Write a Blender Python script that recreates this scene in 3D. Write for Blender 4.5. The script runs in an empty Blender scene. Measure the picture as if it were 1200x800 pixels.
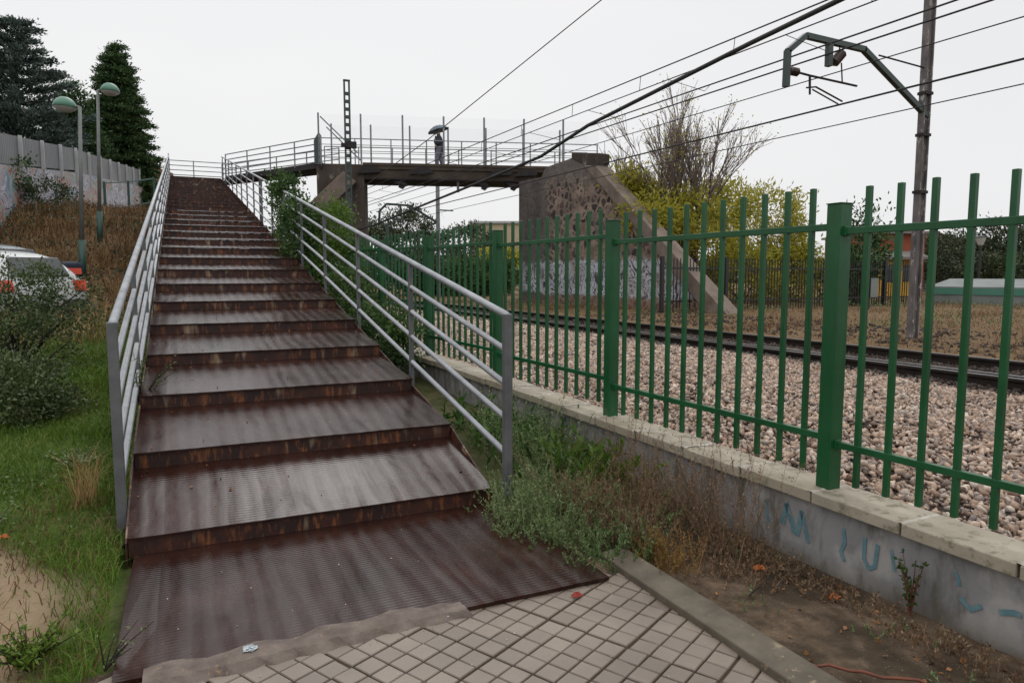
import bpy, math, random
import numpy as np
random.seed(7); RNG = np.random.default_rng(7)
sc = bpy.context.scene
COL = sc.collection
PI = math.pi
def V(*a): return np.array(a, float)
def nrm(v):
    v = np.array(v, float); return v / max(np.linalg.norm(v), 1e-9)

# ------------------------------------------------------------------ camera
CAMH, YAW = 1.55, math.radians(25.1)
PITCH = math.atan(78 / 820)
cam = bpy.data.cameras.new('camera'); co = bpy.data.objects.new('camera', cam); COL.objects.link(co)
co.location = (0, 0, CAMH); co.rotation_euler = (PI / 2 - PITCH, 0, -YAW)
cam.sensor_width = 36; cam.lens = 24.6; cam.clip_end = 3000; cam.clip_start = 0.05
sc.camera = co

# ------------------------------------------------------------------ materials
def nodes(name):
    m = bpy.data.materials.new(name); m.use_nodes = True
    nt = m.node_tree; p = nt.nodes['Principled BSDF']
    return m, nt, p
def N(nt, typ, **kw):
    n = nt.nodes.new(typ)
    for k, v in kw.items():
        if k.startswith('i_'):
            key = k[2:].replace('_', ' ')
            n.inputs[key].default_value = v
        else: setattr(n, k, v)
    return n
def coords(nt, scale=(1, 1, 1), loc=(0, 0, 0), rot=(0, 0, 0), space='Object'):
    tc = nt.nodes.new('ShaderNodeTexCoord'); mp = nt.nodes.new('ShaderNodeMapping')
    mp.inputs['Scale'].default_value = scale; mp.inputs['Location'].default_value = loc; mp.inputs['Rotation'].default_value = rot
    if space == 'World':
        g = nt.nodes.new('ShaderNodeNewGeometry'); nt.links.new(g.outputs['Position'], mp.inputs['Vector'])
    else: nt.links.new(tc.outputs[space], mp.inputs['Vector'])
    return mp.outputs['Vector']
def noise(nt, vec, scale, detail=4, rough=.55, dist=0):
    n = N(nt, 'ShaderNodeTexNoise'); n.inputs['Scale'].default_value = scale; n.inputs['Detail'].default_value = detail
    n.inputs['Roughness'].default_value = rough; n.inputs['Distortion'].default_value = dist
    nt.links.new(vec, n.inputs['Vector']); return n.outputs['Fac']
def ramp(nt, fac, stops, interp='LINEAR'):
    r = nt.nodes.new('ShaderNodeValToRGB'); cr = r.color_ramp; cr.interpolation = interp
    while len(cr.elements) < len(stops): cr.elements.new(.5)
    for e, (p, c) in zip(cr.elements, stops):
        e.position = p; e.color = (*c, 1) if not isinstance(c, (int, float)) else (c, c, c, 1)
    nt.links.new(fac, r.inputs['Fac']); return r.outputs['Color']
def mixc(nt, fac, a, b, mode='MIX'):
    m = nt.nodes.new('ShaderNodeMix'); m.data_type = 'RGBA'; m.blend_type = mode
    if isinstance(fac, (int, float)): m.inputs[0].default_value = fac
    else: nt.links.new(fac, m.inputs[0])
    for s, i in ((a, 6), (b, 7)):
        if isinstance(s, tuple): m.inputs[i].default_value = (*s, 1)
        else: nt.links.new(s, m.inputs[i])
    return m.outputs[2]
def mth(nt, op, a, b=0.0, c=None):
    m = nt.nodes.new('ShaderNodeMath'); m.operation = op
    for s, i in ((a, 0), (b, 1), (c, 2)):
        if s is None: continue
        if isinstance(s, (int, float)): m.inputs[i].default_value = s
        else: nt.links.new(s, m.inputs[i])
    return m.outputs[0]
def bump(nt, p, h, strength=.5, dist=.01):
    b = nt.nodes.new('ShaderNodeBump'); b.inputs['Strength'].default_value = strength; b.inputs['Distance'].default_value = dist
    nt.links.new(h, b.inputs['Height']); nt.links.new(b.outputs['Normal'], p.inputs['Normal']); return b
def simple(name, c1, c2=None, scale=8, rough=.7, bs=.3, bd=.005, metal=0, spots=None, stretch=(1, 1, 1), world=True):
    m, nt, p = nodes(name); c2 = c2 or tuple(x * .7 for x in c1)
    v = coords(nt, stretch, space='World' if world else 'Object')
    n1 = noise(nt, v, scale, 6, .6); n2 = noise(nt, v, scale * 9, 3, .6)
    col = ramp(nt, n1, [(.3, c1), (.7, c2)])
    if spots:
        n3 = noise(nt, v, scale * 2.3, 5, .7)
        col = mixc(nt, ramp(nt, n3, [(spots[1], 0.0), (spots[1] + .08, 1.0)]), col, spots[0])
    nt.links.new(col, p.inputs['Base Color']); p.inputs['Metallic'].default_value = metal
    nt.links.new(ramp(nt, n2, [(0, max(rough - .12, .05)), (1, min(rough + .12, 1))]), p.inputs['Roughness'])
    if rough > .55: p.inputs['Specular IOR Level'].default_value = .2
    if bs: bump(nt, p, mth(nt, 'ADD', n1, mth(nt, 'MULTIPLY', n2, .5)), bs, bd)
    return m
def leafmat(name, cols, trans=.25, rough=.5, big=.6):
    """foliage: per-leaf random colour plus soft patches of the plant's own colours"""
    m, nt, p = nodes(name)
    g = nt.nodes.new('ShaderNodeNewGeometry')
    k = len(cols); st = [(i / (k - 1) * .9 + .05, c) for i, c in enumerate(cols)]
    nz = noise(nt, coords(nt, space='World'), big * 2, 3)
    f = mth(nt, 'ADD', mth(nt, 'MULTIPLY', g.outputs['Random Per Island'], .65), mth(nt, 'MULTIPLY', mth(nt, 'SUBTRACT', nz, .32), .9))
    col = ramp(nt, f, st)
    nt.links.new(col, p.inputs['Base Color']); p.inputs['Roughness'].default_value = rough
    p.inputs['Specular IOR Level'].default_value = .22
    t = nt.nodes.new('ShaderNodeBsdfTranslucent'); nt.links.new(col, t.inputs['Color'])
    mx = nt.nodes.new('ShaderNodeMixShader'); mx.inputs[0].default_value = trans
    nt.links.new(p.outputs[0], mx.inputs[1]); nt.links.new(t.outputs[0], mx.inputs[2])
    nt.links.new(mx.outputs[0], nt.nodes['Material Output'].inputs['Surface'])
    return m

M = {}
def make_mats():
    # wet rusty ribbed tread plate
    m, nt, p = nodes('wet_rusty_tread_plate'); M['tread'] = m
    v = coords(nt, space='World')
    vs = coords(nt, (1, .22, 1), space='World')
    n1 = noise(nt, v, 2.2, 6, .65); n2 = noise(nt, vs, 9, 4, .6, .4); n3 = noise(nt, v, 38, 4, .7)
    col = ramp(nt, n1, [(.3, (.012, .0039, .0028)), (.5, (.023, .0082, .0058)), (.72, (.040, .0155, .011))])
    col = mixc(nt, ramp(nt, n3, [(.58, 0.), (.72, .6)]), col, (.085, .036, .020))
    w = N(nt, 'ShaderNodeTexWave', wave_type='BANDS', bands_direction='X'); w.inputs['Scale'].default_value = 2.9
    w.inputs['Distortion'].default_value = 4.5; w.inputs['Detail'].default_value = 3; w.inputs['Detail Scale'].default_value = 1.3
    nt.links.new(vs, w.inputs['Vector'])
    rg = mth(nt, 'ADD', mth(nt, 'MULTIPLY', w.outputs['Fac'], .07), mth(nt, 'MULTIPLY', n2, .16))
    rg = mth(nt, 'ADD', rg, mth(nt, 'MULTIPLY', n1, .10))
    nt.links.new(mth(nt, 'ADD', rg, .06), p.inputs['Roughness'])
    wet = mth(nt, 'ADD', mth(nt, 'MULTIPLY', ramp(nt, noise(nt, vs, 3.3, 5, .65, .6), [(.36, 0.), (.62, 1.)]), .24), mth(nt, 'MULTIPLY', n2, .22))
    wet = mth(nt, 'ADD', wet, mth(nt, 'MULTIPLY', ramp(nt, w.outputs['Fac'], [(.2, 0.), (.8, 1.)]), .15))
    nt.links.new(mth(nt, 'SUBTRACT', wet, .04), p.inputs['Specular IOR Level'])
    col = mixc(nt, mth(nt, 'MULTIPLY', w.outputs['Fac'], .35), col, (.020, .009, .007))
    nt.links.new(col, p.inputs['Base Color'])
    fine = N(nt, 'ShaderNodeTexWave', wave_type='BANDS', bands_direction='Y'); fine.inputs['Scale'].default_value = 11.5
    fine.inputs['Distortion'].default_value = 1.0; fine.inputs['Detail'].default_value = 1; nt.links.new(v, fine.inputs['Vector'])
    h = mth(nt, 'ADD', mth(nt, 'MULTIPLY', w.outputs['Fac'], .55), mth(nt, 'MULTIPLY', fine.outputs['Fac'], .34))
    h = mth(nt, 'ADD', h, mth(nt, 'MULTIPLY', n3, .25))
    bump(nt, p, h, .30, .005)
    # rusty riser
    m, nt, p = nodes('rusty_riser_plate'); M['riser'] = m
    v = coords(nt, space='World'); vz = coords(nt, (1, 1, .25), space='World')
    n1 = noise(nt, v, 5, 6, .7); n2 = noise(nt, vz, 18, 5, .75); n3 = noise(nt, vz, 7, 3)
    col = ramp(nt, n1, [(.3, (.007, .002, .0015)), (.5, (.026, .006, .003)), (.7, (.075, .019, .007))])
    col = mixc(nt, ramp(nt, n2, [(.52, 0.), (.64, .8)]), col, (.20, .065, .016))
    col = mixc(nt, ramp(nt, n3, [(.60, 0.), (.70, .7)]), col, (.35, .25, .16))
    nt.links.new(col, p.inputs['Base Color']); p.inputs['Roughness'].default_value = .62; bump(nt, p, n2, .5, .004)
    M['galv'] = simple('galvanised_steel_rail', (.24, .25, .265), (.35, .36, .375), 6, .40, .1, .001, .55, ((.13, .10, .085), .64))
    M['galv_dark'] = simple('weathered_steel_post', (.085, .088, .095), (.15, .15, .155), 7, .5, .2, .001, .3, ((.12, .06, .035), .66))
    M['galv_far'] = simple('dull_grey_railing', (.16, .17, .18), (.24, .25, .26), 3, .55, .1, .001, .2)
    M['green'] = simple('glossy_green_fence_paint', (.002, .055, .015), (.004, .085, .023), 5, .33, .12, .001, 0, ((.010, .026, .012), .60))
    nt = M['green'].node_tree; p = nt.nodes['Principled BSDF']; v = coords(nt, space='World')
    a_ = noise(nt, v, 1.7, 5, .65); b_ = noise(nt, v, 55, 3, .7); c_ = noise(nt, coords(nt, (1, 1, .12), space='World'), 30, 4, .7)
    col = ramp(nt, a_, [(.3, (.002, .045, .012)), (.5, (.003, .068, .018)), (.7, (.008, .092, .030))])
    col = mixc(nt, ramp(nt, c_, [(.55, 0.), (.70, .55)]), col, (.010, .030, .014))
    col = mixc(nt, ramp(nt, b_, [(.69, 0.), (.73, .85)]), col, (.10, .045, .02))
    nt.links.new(col, p.inputs['Base Color']); nt.links.new(ramp(nt, c_, [(.3, .26), (.7, .52)]), p.inputs['Roughness'])
    # concrete wall face
    m, nt, p = nodes('stained_concrete_wall'); M['wall'] = m
    v = coords(nt, space='World'); vz = coords(nt, (1, 1, .3), space='World')
    n1 = noise(nt, v, 1.8, 6, .6); n2 = noise(nt, vz, 6, 5, .7); n3 = noise(nt, v, 60, 4, .7)
    col = ramp(nt, n1, [(.3, (.17, .165, .165)), (.7, (.27, .262, .26))])
    col = mixc(nt, ramp(nt, n2, [(.46, 0.), (.60, .85)]), col, (.085, .075, .058))
    col = mixc(nt, ramp(nt, noise(nt, v, 3.1, 4), [(.56, 0.), (.66, .5)]), col, (.38, .36, .34))
    g = nt.nodes.new('ShaderNodeNewGeometry'); sx = nt.nodes.new('ShaderNodeSeparateXYZ'); nt.links.new(g.outputs['Position'], sx.inputs[0])
    low = mth(nt, 'SUBTRACT', .17, mth(nt, 'ADD', sx.outputs['Z'], mth(nt, 'MULTIPLY', n2, .16)))
    col = mixc(nt, ramp(nt, mth(nt, 'MULTIPLY', low, 8), [(0, 0.), (1, .7)]), col, (.10, .082, .055))
    nt.links.new(col, p.inputs['Base Color']); p.inputs['Roughness'].default_value = .85; bump(nt, p, mth(nt, 'ADD', n3, n2), .35, .004)
    # coping
    m, nt, p = nodes('weathered_coping_stone'); M['coping'] = m
    v = coords(nt, space='World')
    n1 = noise(nt, v, 3, 6, .65); n2 = noise(nt, v, 13, 5, .7); n3 = noise(nt, v, 90, 3, .7)
    col = ramp(nt, n1, [(.3, (.22, .19, .14)), (.7, (.36, .32, .25))])
    col = mixc(nt, ramp(nt, n2, [(.52, 0.), (.64, .8)]), col, (.10, .088, .05))
    oi = nt.nodes.new('ShaderNodeObjectInfo')
    col = mixc(nt, mth(nt, 'MULTIPLY', oi.outputs['Random'], .35), col, (.28, .24, .17))
    nt.links.new(col, p.inputs['Base Color']); p.inputs['Roughness'].default_value = .75; bump(nt, p, mth(nt, 'ADD', n3, n2), .4, .004)
    M['mortar'] = simple('pale_mortar', (.50, .47, .42), (.26, .23, .18), 26, .9, .8, .006)
    M['mortar_dark'] = simple('brown_mortar_ramp', (.175, .142, .120), (.080, .062, .054), 9, .85, .9, .006, 0, ((.27, .17, .10), .60))
    M['kerb'] = simple('concrete_kerb', (.125, .105, .078), (.065, .054, .040), 6, .7, .6, .004, 0, ((.25, .20, .13), .62))
    # pavers
    m, nt, p = nodes('damp_concrete_paver'); M['paver'] = m
    g = nt.nodes.new('ShaderNodeNewGeometry'); v = coords(nt, space='World')
    n1 = noise(nt, v, 2.1, 5); n3 = noise(nt, v, 120, 3, .8)
    col = ramp(nt, g.outputs['Random Per Island'], [(0, (.150, .120, .093)), (.5, (.180, .145, .113)), (1, (.208, .168, .132))])
    col = mixc(nt, ramp(nt, n1, [(.42, 0.), (.66, .6)]), col, (.10, .078, .062))
    col = mixc(nt, ramp(nt, n3, [(.3, .35), (.5, 0.)]), col, (.09, .07, .058))
    nt.links.new(col, p.inputs['Base Color'])
    nt.links.new(ramp(nt, n1, [(.3, .55), (.7, .36)]), p.inputs['Roughness']); bump(nt, p, n3, .4, .002)
    M['joint'] = simple('paver_joint_soil', (.085, .062, .044), (.050, .037, .026), 30, .9, .6, .01)
    # ground by zones
    m, nt, p = nodes('ground_soil_and_turf'); M['ground'] = m
    at = nt.nodes.new('ShaderNodeVertexColor'); at.layer_name = 'zone'
    sp = nt.nodes.new('ShaderNodeSeparateColor'); nt.links.new(at.outputs['Color'], sp.inputs[0])
    v = coords(nt, space='World'); n1 = noise(nt, v, 1.3, 7, .65); n2 = noise(nt, v, 9, 6, .7); n3 = noise(nt, v, 70, 4, .75)
    dirt = ramp(nt, n2, [(.3, (.050, .033, .021)), (.5, (.110, .076, .050)), (.72, (.175, .128, .088))])
    dirt = mixc(nt, ramp(nt, n1, [(.44, 0.), (.56, .8)]), dirt, (.034, .025, .016))
    dirt = mixc(nt, ramp(nt, n3, [(.62, 0.), (.7, .6)]), dirt, (.33, .29, .23))
    sand = ramp(nt, n1, [(.3, (.235, .165, .100)), (.7, (.33, .245, .160))])
    sand = mixc(nt, ramp(nt, n3, [(.55, 0.), (.68, .5)]), sand, (.15, .105, .065))
    turf = ramp(nt, n2, [(.3, (.030, .052, .009)), (.6, (.060, .095, .016)), (.8, (.09, .075, .028))])
    brown = ramp(nt, n2, [(.3, (.075, .045, .022)), (.55, (.15, .095, .045)), (.8, (.21, .15, .075))])
    col = mixc(nt, sp.outputs[0], dirt, turf); col = mixc(nt, sp.outputs[1], col, sand); col = mixc(nt, sp.outputs[2], col, brown)
    nt.links.new(col, p.inputs['Base Color']); p.inputs['Roughness'].default_value = .88; p.inputs['Specular IOR Level'].default_value = .15
    bump(nt, p, mth(nt, 'ADD', n2, mth(nt, 'MULTIPLY', n3, .4)), .8, .025)
    M['stone'] = None
    m, nt, p = nodes('ballast_stone'); M['stone'] = m
    g = nt.nodes.new('ShaderNodeNewGeometry'); v = coords(nt, space='World'); n1 = noise(nt, v, 40, 4, .7)
    col = ramp(nt, g.outputs['Random Per Island'], [(0, (.055, .042, .036)), (.15, (.31, .215, .155)), (.3, (.52, .385, .29)), (.45, (.21, .175, .155)), (.6, (.60, .47, .375)), (.72, (.38, .25, .18)), (.85, (.19, .165, .16)), (1, (.68, .58, .48))])
    col = mixc(nt, mth(nt, 'MULTIPLY', n1, .4), col, (.19, .125, .09))
    sx = nt.nodes.new('ShaderNodeSeparateXYZ'); nt.links.new(g.outputs['Position'], sx.inputs[0])
    xx = mth(nt, 'ADD', sx.outputs['X'], mth(nt, 'MULTIPLY', sx.outputs['Y'], .03))
    oil = mth(nt, 'SUBTRACT', xx, 7.75)
    col = mixc(nt, ramp(nt, mth(nt, 'MULTIPLY', oil, 4), [(0, 0.), (1, .93)]), col, (.020, .015, .013))
    nt.links.new(col, p.inputs['Base Color']); p.inputs['Roughness'].default_value = .75; p.inputs['Specular IOR Level'].default_value = .22
    M['railside'] = simple('dark_rusty_rail', (.014, .011, .010), (.030, .020, .016), 9, .65, .4, .003)
    M['railtop'] = simple('worn_rail_head', (.09, .085, .082), (.13, .125, .12), 6, .40, .1, .001, .8)
    M['sleeper'] = simple('oily_concrete_sleeper', (.075, .062, .055), (.045, .038, .035), 6, .85, .5, .004)
    M['conc'] = simple('dark_stained_bridge_concrete', (.085, .068, .056), (.038, .030, .025), 1.3, .85, .6, .02, 0, ((.22, .19, .165), .60), (1, 1, .4))
    M['deck'] = simple('brown_grey_bridge_girder', (.085, .066, .050), (.038, .029, .023), 1.1, .85, .5, .02, 0, ((.13, .108, .088), .63), (1, 1, .5))
    M['concpale'] = simple('weathered_concrete_coping_slope', (.215, .170, .140), (.115, .090, .075), 2.2, .85, .5, .01)
    M['soot'] = simple('sooty_metal', (.02, .018, .018), (.035, .03, .03), 5, .7, .3, .004)
    # rubble masonry with paint on its lower part
    m, nt, p = nodes('rubble_masonry_with_paint'); M['masonry'] = m
    v = coords(nt, space='World'); n0 = noise(nt, v, 3, 3)
    vd = nt.nodes.new('ShaderNodeVectorMath'); vd.operation = 'MULTIPLY_ADD'
    nz = N(nt, 'ShaderNodeTexNoise'); nz.inputs['Scale'].default_value = 5; nt.links.new(v, nz.inputs['Vector'])
    nt.links.new(nz.outputs['Color'], vd.inputs[0]); vd.inputs[1].default_value = (.25, .25, .25); nt.links.new(v, vd.inputs[2])
    vo = N(nt, 'ShaderNodeTexVoronoi', feature='F1'); vo.inputs['Scale'].default_value = 3.6; nt.links.new(vd.outputs[0], vo.inputs['Vector'])
    ve = N(nt, 'ShaderNodeTexVoronoi', feature='DISTANCE_TO_EDGE'); ve.inputs['Scale'].default_value = 3.6; nt.links.new(vd.outputs[0], ve.inputs['Vector'])
    sep = nt.nodes.new('ShaderNodeSeparateColor'); nt.links.new(vo.outputs['Color'], sep.inputs[0])
    stone = ramp(nt, sep.outputs[0], [(0, (.015, .012, .011)), (.4, (.038, .028, .025)), (.75, (.10, .060, .045)), (1, (.045, .04, .038))])
    col = mixc(nt, ramp(nt, mth(nt, 'ADD', ve.outputs['Distance'], mth(nt, 'MULTIPLY', mth(nt, 'SUBTRACT', sep.outputs[1], .5), .30)), [(.14, 1.), (.24, 0.)]), stone, ramp(nt, noise(nt, v, 2.2, 4), [(.35, (.12, .090, .072)), (.65, (.28, .205, .160))]))
    n2 = noise(nt, v, .6, 4); n4 = noise(nt, v, .9, 5, .6, .5)
    col = mixc(nt, ramp(nt, n4, [(.58, 0.), (.66, .8)]), col, (.10, .085, .073))
    g = nt.nodes.new('ShaderNodeNewGeometry'); sx = nt.nodes.new('ShaderNodeSeparateXYZ'); nt.links.new(g.outputs['Position'], sx.inputs[0])
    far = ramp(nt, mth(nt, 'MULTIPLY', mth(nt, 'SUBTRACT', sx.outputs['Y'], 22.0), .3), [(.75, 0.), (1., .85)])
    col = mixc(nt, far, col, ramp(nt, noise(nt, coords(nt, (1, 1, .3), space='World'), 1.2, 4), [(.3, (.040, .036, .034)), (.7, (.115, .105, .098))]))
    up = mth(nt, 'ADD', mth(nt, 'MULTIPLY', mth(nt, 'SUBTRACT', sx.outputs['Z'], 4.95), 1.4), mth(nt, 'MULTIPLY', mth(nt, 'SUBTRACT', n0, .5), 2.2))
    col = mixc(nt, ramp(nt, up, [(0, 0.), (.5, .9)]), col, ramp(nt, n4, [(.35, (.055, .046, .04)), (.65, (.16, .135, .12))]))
    # sprayed paint
    gn = noise(nt, coords(nt, space='World'), 1.1, 2, .5, 1.2)
    paint = ramp(nt, noise(nt, coords(nt, (1, 1, .7), space='World'), 1.5, 3, .6, 2.4), [(.30, (.012, .012, .016)), (.36, (.24, .25, .30)), (.44, (.46, .47, .52)), (.50, (.40, .41, .47)), (.525, (.02, .02, .025)), (.555, (.02, .02, .025)), (.575, (.55, .56, .58)), (.66, (.30, .31, .36)), (.75, (.42, .43, .47))])
    paint = mixc(nt, ramp(nt, gn, [(.62, 0.), (.66, 1.)]), paint, (.05, .05, .06))
    m1 = mth(nt, 'MULTIPLY', mth(nt, 'SUBTRACT', mth(nt, 'ADD', 2.15, mth(nt, 'MULTIPLY', mth(nt, 'SUBTRACT', n0, .5), .7)), sx.outputs['Z']), 8)
    m2 = mth(nt, 'MULTIPLY', mth(nt, 'SUBTRACT', sx.outputs['Z'], mth(nt, 'ADD', .55, mth(nt, 'MULTIPLY', n4, .45))), 8)
    mk = mth(nt, 'MULTIPLY', ramp(nt, m1, [(0, 0.), (1, 1.)]), ramp(nt, m2, [(0, 0.), (1, 1.)]))
    col = mixc(nt, mth(nt, 'MULTIPLY', mk, ramp(nt, noise(nt, v, .55, 3), [(.36, .35), (.5, .95)])), col, paint)
    lowred = mth(nt, 'SUBTRACT', 1.0, ramp(nt, mth(nt, 'MULTIPLY', mth(nt, 'SUBTRACT', sx.outputs['Z'], .35), 2.2), [(0, 0.), (1, 1.)]))
    col = mixc(nt, mth(nt, 'MULTIPLY', lowred, .7), col, ramp(nt, n4, [(.35, (.25, .10, .065)), (.65, (.12, .085, .065))]))
    nt.links.new(col, p.inputs['Base Color']); p.inputs['Roughness'].default_value = .85; bump(nt, p, ve.outputs['Distance'], .6, .05)
    # graffiti on the pale wall at left
    m, nt, p = nodes('spray_painted_wall'); M['graffiti'] = m
    v = coords(nt, (1, .55, 1), space='World'); n1 = noise(nt, v, 1.0, 2, .5, 2.5); n2 = noise(nt, v, .35, 2, .5, .6)
    c1 = ramp(nt, n1, [(.28, (.05, .05, .07)), (.36, (.28, .27, .34)), (.45, (.42, .42, .45)), (.52, (.08, .08, .10)), (.56, (.40, .40, .42)), (.68, (.24, .21, .30)), (.75, (.44, .44, .44))])
    c2 = ramp(nt, n1, [(.28, (.30, .30, .28)), (.38, (.24, .26, .24)), (.44, (.30, .07, .05)), (.49, (.34, .28, .25)), (.54, (.28, .31, .28)), (.60, (.10, .22, .26)), (.66, (.12, .16, .28)), (.75, (.36, .36, .34))])
    col = mixc(nt, ramp(nt, n2, [(.45, 0.), (.53, 1.)]), c1, c2)
    nt.links.new(col, p.inputs['Base Color']); p.inputs['Roughness'].default_value = .8
    m, nt, p = nodes('corrugated_grey_panel'); M['panel'] = m
    v = coords(nt, space='World'); w = N(nt, 'ShaderNodeTexWave', bands_direction='Y'); w.inputs['Scale'].default_value = 1.6; nt.links.new(v, w.inputs['Vector'])
    col = ramp(nt, noise(nt, v, .5, 5), [(.3, (.085, .092, .10)), (.7, (.16, .165, .17))]); nt.links.new(col, p.inputs['Base Color']); p.inputs['Roughness'].default_value = .6
    bump(nt, p, w.outputs['Fac'], .6, .03)
    M['panelpost'] = simple('pale_fence_post', (.42, .42, .42), (.33, .33, .33), 2, .7)
    M['lampgreen'] = simple('teal_green_lamp_hood', (.040, .13, .085), (.055, .165, .11), 4, .35, .1)
    M['lampdark'] = simple('dark_green_post_base', (.010, .045, .035), (.016, .06, .045), 4, .5, .1)
    M['polegrey'] = simple('grey_lamp_post', (.13, .14, .135), (.18, .19, .18), 4, .6, .1)
    M['lens'] = simple('milky_lamp_lens', (.45, .45, .42), None, 4, .3, 0)
    M['bark'] = simple('grey_brown_bark', (.115, .088, .075), (.055, .042, .036), 4, .9, .8, .02, stretch=(1, 1, .3))
    M['bark_dark'] = simple('dark_bark', (.045, .034, .026), (.02, .016, .012), 4, .9, .8, .02)
    M['twig'] = simple('bare_grey_twig', (.24, .19, .175), (.15, .115, .105), 2, .85, .2)
    M['redtwig'] = simple('reddish_brown_twig', (.17, .06, .035), (.10, .04, .03), 20, .7, .3)
    M['pole'] = simple('mottled_mast_steel', (.20, .18, .175), (.075, .068, .068), 5.5, .7, .4, .006, .1, ((.42, .39, .37), .57), (1, 1, .5))
    M['mastgreen'] = simple('green_black_painted_steel', (.018, .035, .030), (.035, .055, .048), 5, .5, .1)
    M['wire'] = simple('dark_copper_wire', (.03, .032, .034), (.05, .05, .05), 2, .6, 0)
    M['insul'] = simple('brown_glazed_insulator', (.03, .018, .015), (.05, .03, .02), 5, .2, 0)
    M['orange'] = simple('orange_brick_building', (.27, .080, .042), (.22, .065, .038), 1.5, .85, .1)
    M['yellow'] = simple('ochre_yellow_render', (.52, .30, .05), (.42, .24, .045), 1.5, .85, .1)
    M['cream'] = simple('cream_render', (.48, .40, .26), (.40, .33, .22), .6, .85, .1)
    M['roofgrey'] = simple('grey_sheet_roof', (.20, .19, .18), (.14, .13, .12), .8, .8, .2)
    M['tile'] = simple('dull_terracotta_roof', (.20, .115, .085), (.14, .085, .065), 1, .85, .3, .03)
    M['greyplaster'] = simple('pale_grey_green_render', (.22, .235, .225), (.15, .165, .16), 1.5, .85, .1)
    M['greenstripe'] = simple('faded_green_paint', (.06, .18, .13), (.09, .22, .17), .8, .7, .1)
    M['black'] = simple('black_painted_iron', (.010, .010, .012), (.018, .018, .018), 3, .5, .1)
    M['glassdark'] = simple('dark_window_glass', (.02, .024, .028), (.03, .034, .04), 1, .08, 0)
    M['carwhite'] = simple('white_car_paint', (.50, .51, .51), (.40, .41, .41), 3, .22, 0)
    M['cargrey'] = simple('grey_car_paint', (.10, .13, .14), (.13, .16, .17), 1, .2, 0)
    M['cardark'] = simple('dark_plastic_trim', (.02, .02, .022), (.03, .03, .03), 4, .5, .1)
    M['tyre'] = simple('black_rubber', (.014, .014, .014), (.02, .02, .02), 6, .8, .2)
    M['rim'] = simple('alloy_rim', (.35, .35, .36), (.28, .28, .28), 6, .3, 0, 0, .7)
    M['redlight'] = simple('red_tail_lens', (.55, .04, .02), (.5, .06, .02), 4, .2, 0)
    M['blueplastic'] = simple('blue_plastic', (.05, .16, .50), (.05, .14, .42), 4, .3, 0)
    M['navy'] = simple('navy_fabric', (.018, .022, .035), (.03, .035, .05), 8, .85, .2)
    M['brolly'] = simple('slate_blue_umbrella_cloth', (.075, .10, .13), (.10, .13, .165), 4, .6, .1)
    M['trouser'] = simple('grey_lilac_trousers', (.17, .16, .21), (.13, .12, .16), 5, .85, .1)
    M['skin'] = simple('skin', (.45, .27, .20), (.40, .24, .18), 5, .55, 0)
    M['hair'] = simple('dark_hair', (.02, .015, .012), (.03, .02, .015), 20, .6, .2)
    M['bluepaint'] = simple('faded_teal_spray_paint', (.055, .15, .18), (.15, .22, .235), 18, .8, .1)
    M['foil'] = simple('crumpled_silver_foil', (.60, .62, .64), (.35, .45, .50), 60, .25, .8, .01, .6)
    M['net'] = None
    m, nt, p = nodes('thin_clear_screen'); M['net'] = m
    tr = nt.nodes.new('ShaderNodeBsdfTransparent'); mx = nt.nodes.new('ShaderNodeMixShader'); mx.inputs[0].default_value = .03
    p.inputs['Base Color'].default_value = (.25, .29, .31, 1); p.inputs['Roughness'].default_value = .4
    nt.links.new(tr.outputs[0], mx.inputs[1]); nt.links.new(p.outputs[0], mx.inputs[2]); nt.links.new(mx.outputs[0], nt.nodes['Material Output'].inputs['Surface'])
    # foliage
    M['grass'] = leafmat('green_grass', [(.040, .075, .008), (.075, .140, .014), (.120, .200, .024), (.20, .20, .055)], .35)
    M['drygrass'] = leafmat('dry_brown_grass', [(.055, .028, .014), (.125, .066, .030), (.20, .115, .055), (.085, .08, .028)], .25)
    M['straw'] = leafmat('straw_stalks', [(.28, .18, .075), (.38, .26, .12)], .25)
    M['weedg'] = leafmat('grey_green_weed', [(.045, .075, .020), (.11, .165, .058), (.19, .25, .11), (.26, .28, .13)], .25)
    M['weedd'] = leafmat('deep_green_weed', [(.020, .055, .012), (.050, .115, .022), (.095, .17, .04)], .3)
    M['weedb'] = leafmat('brown_dead_weed', [(.075, .044, .028), (.16, .095, .055), (.24, .155, .095), (.12, .115, .05)], .2)
    M['weedo'] = leafmat('orange_dry_weed', [(.12, .11, .035), (.22, .13, .04), (.30, .14, .04), (.09, .12, .04)], .25)
    M['privet'] = leafmat('dark_small_leaved_shrub', [(.016, .034, .011), (.042, .070, .022), (.085, .112, .042), (.22, .23, .13)], .25, .35)
    M['cedar'] = leafmat('blue_grey_needles', [(.020, .036, .028), (.050, .075, .062), (.10, .135, .118), (.20, .25, .22)], .1, .7, .5)
    M['cypress'] = leafmat('dark_green_needles', [(.014, .032, .012), (.032, .068, .024), (.062, .11, .038), (.11, .15, .055)], .1, .7, .5)
    M['yellowleaf'] = leafmat('yellow_green_autumn_leaves', [(.14, .16, .018), (.28, .27, .032), (.44, .38, .055), (.18, .21, .035)], .45)
    M['olive'] = leafmat('dull_olive_leaves', [(.016, .028, .013), (.034, .050, .024), (.062, .078, .040), (.12, .12, .055)], .15)
    M['vine'] = leafmat('mid_green_vine_leaves', [(.014, .038, .012), (.034, .075, .020), (.065, .12, .032), (.12, .16, .045)], .3)
    M['lime'] = leafmat('bright_green_leaves', [(.035, .080, .012), (.08, .145, .022), (.14, .20, .035)], .35)
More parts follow.
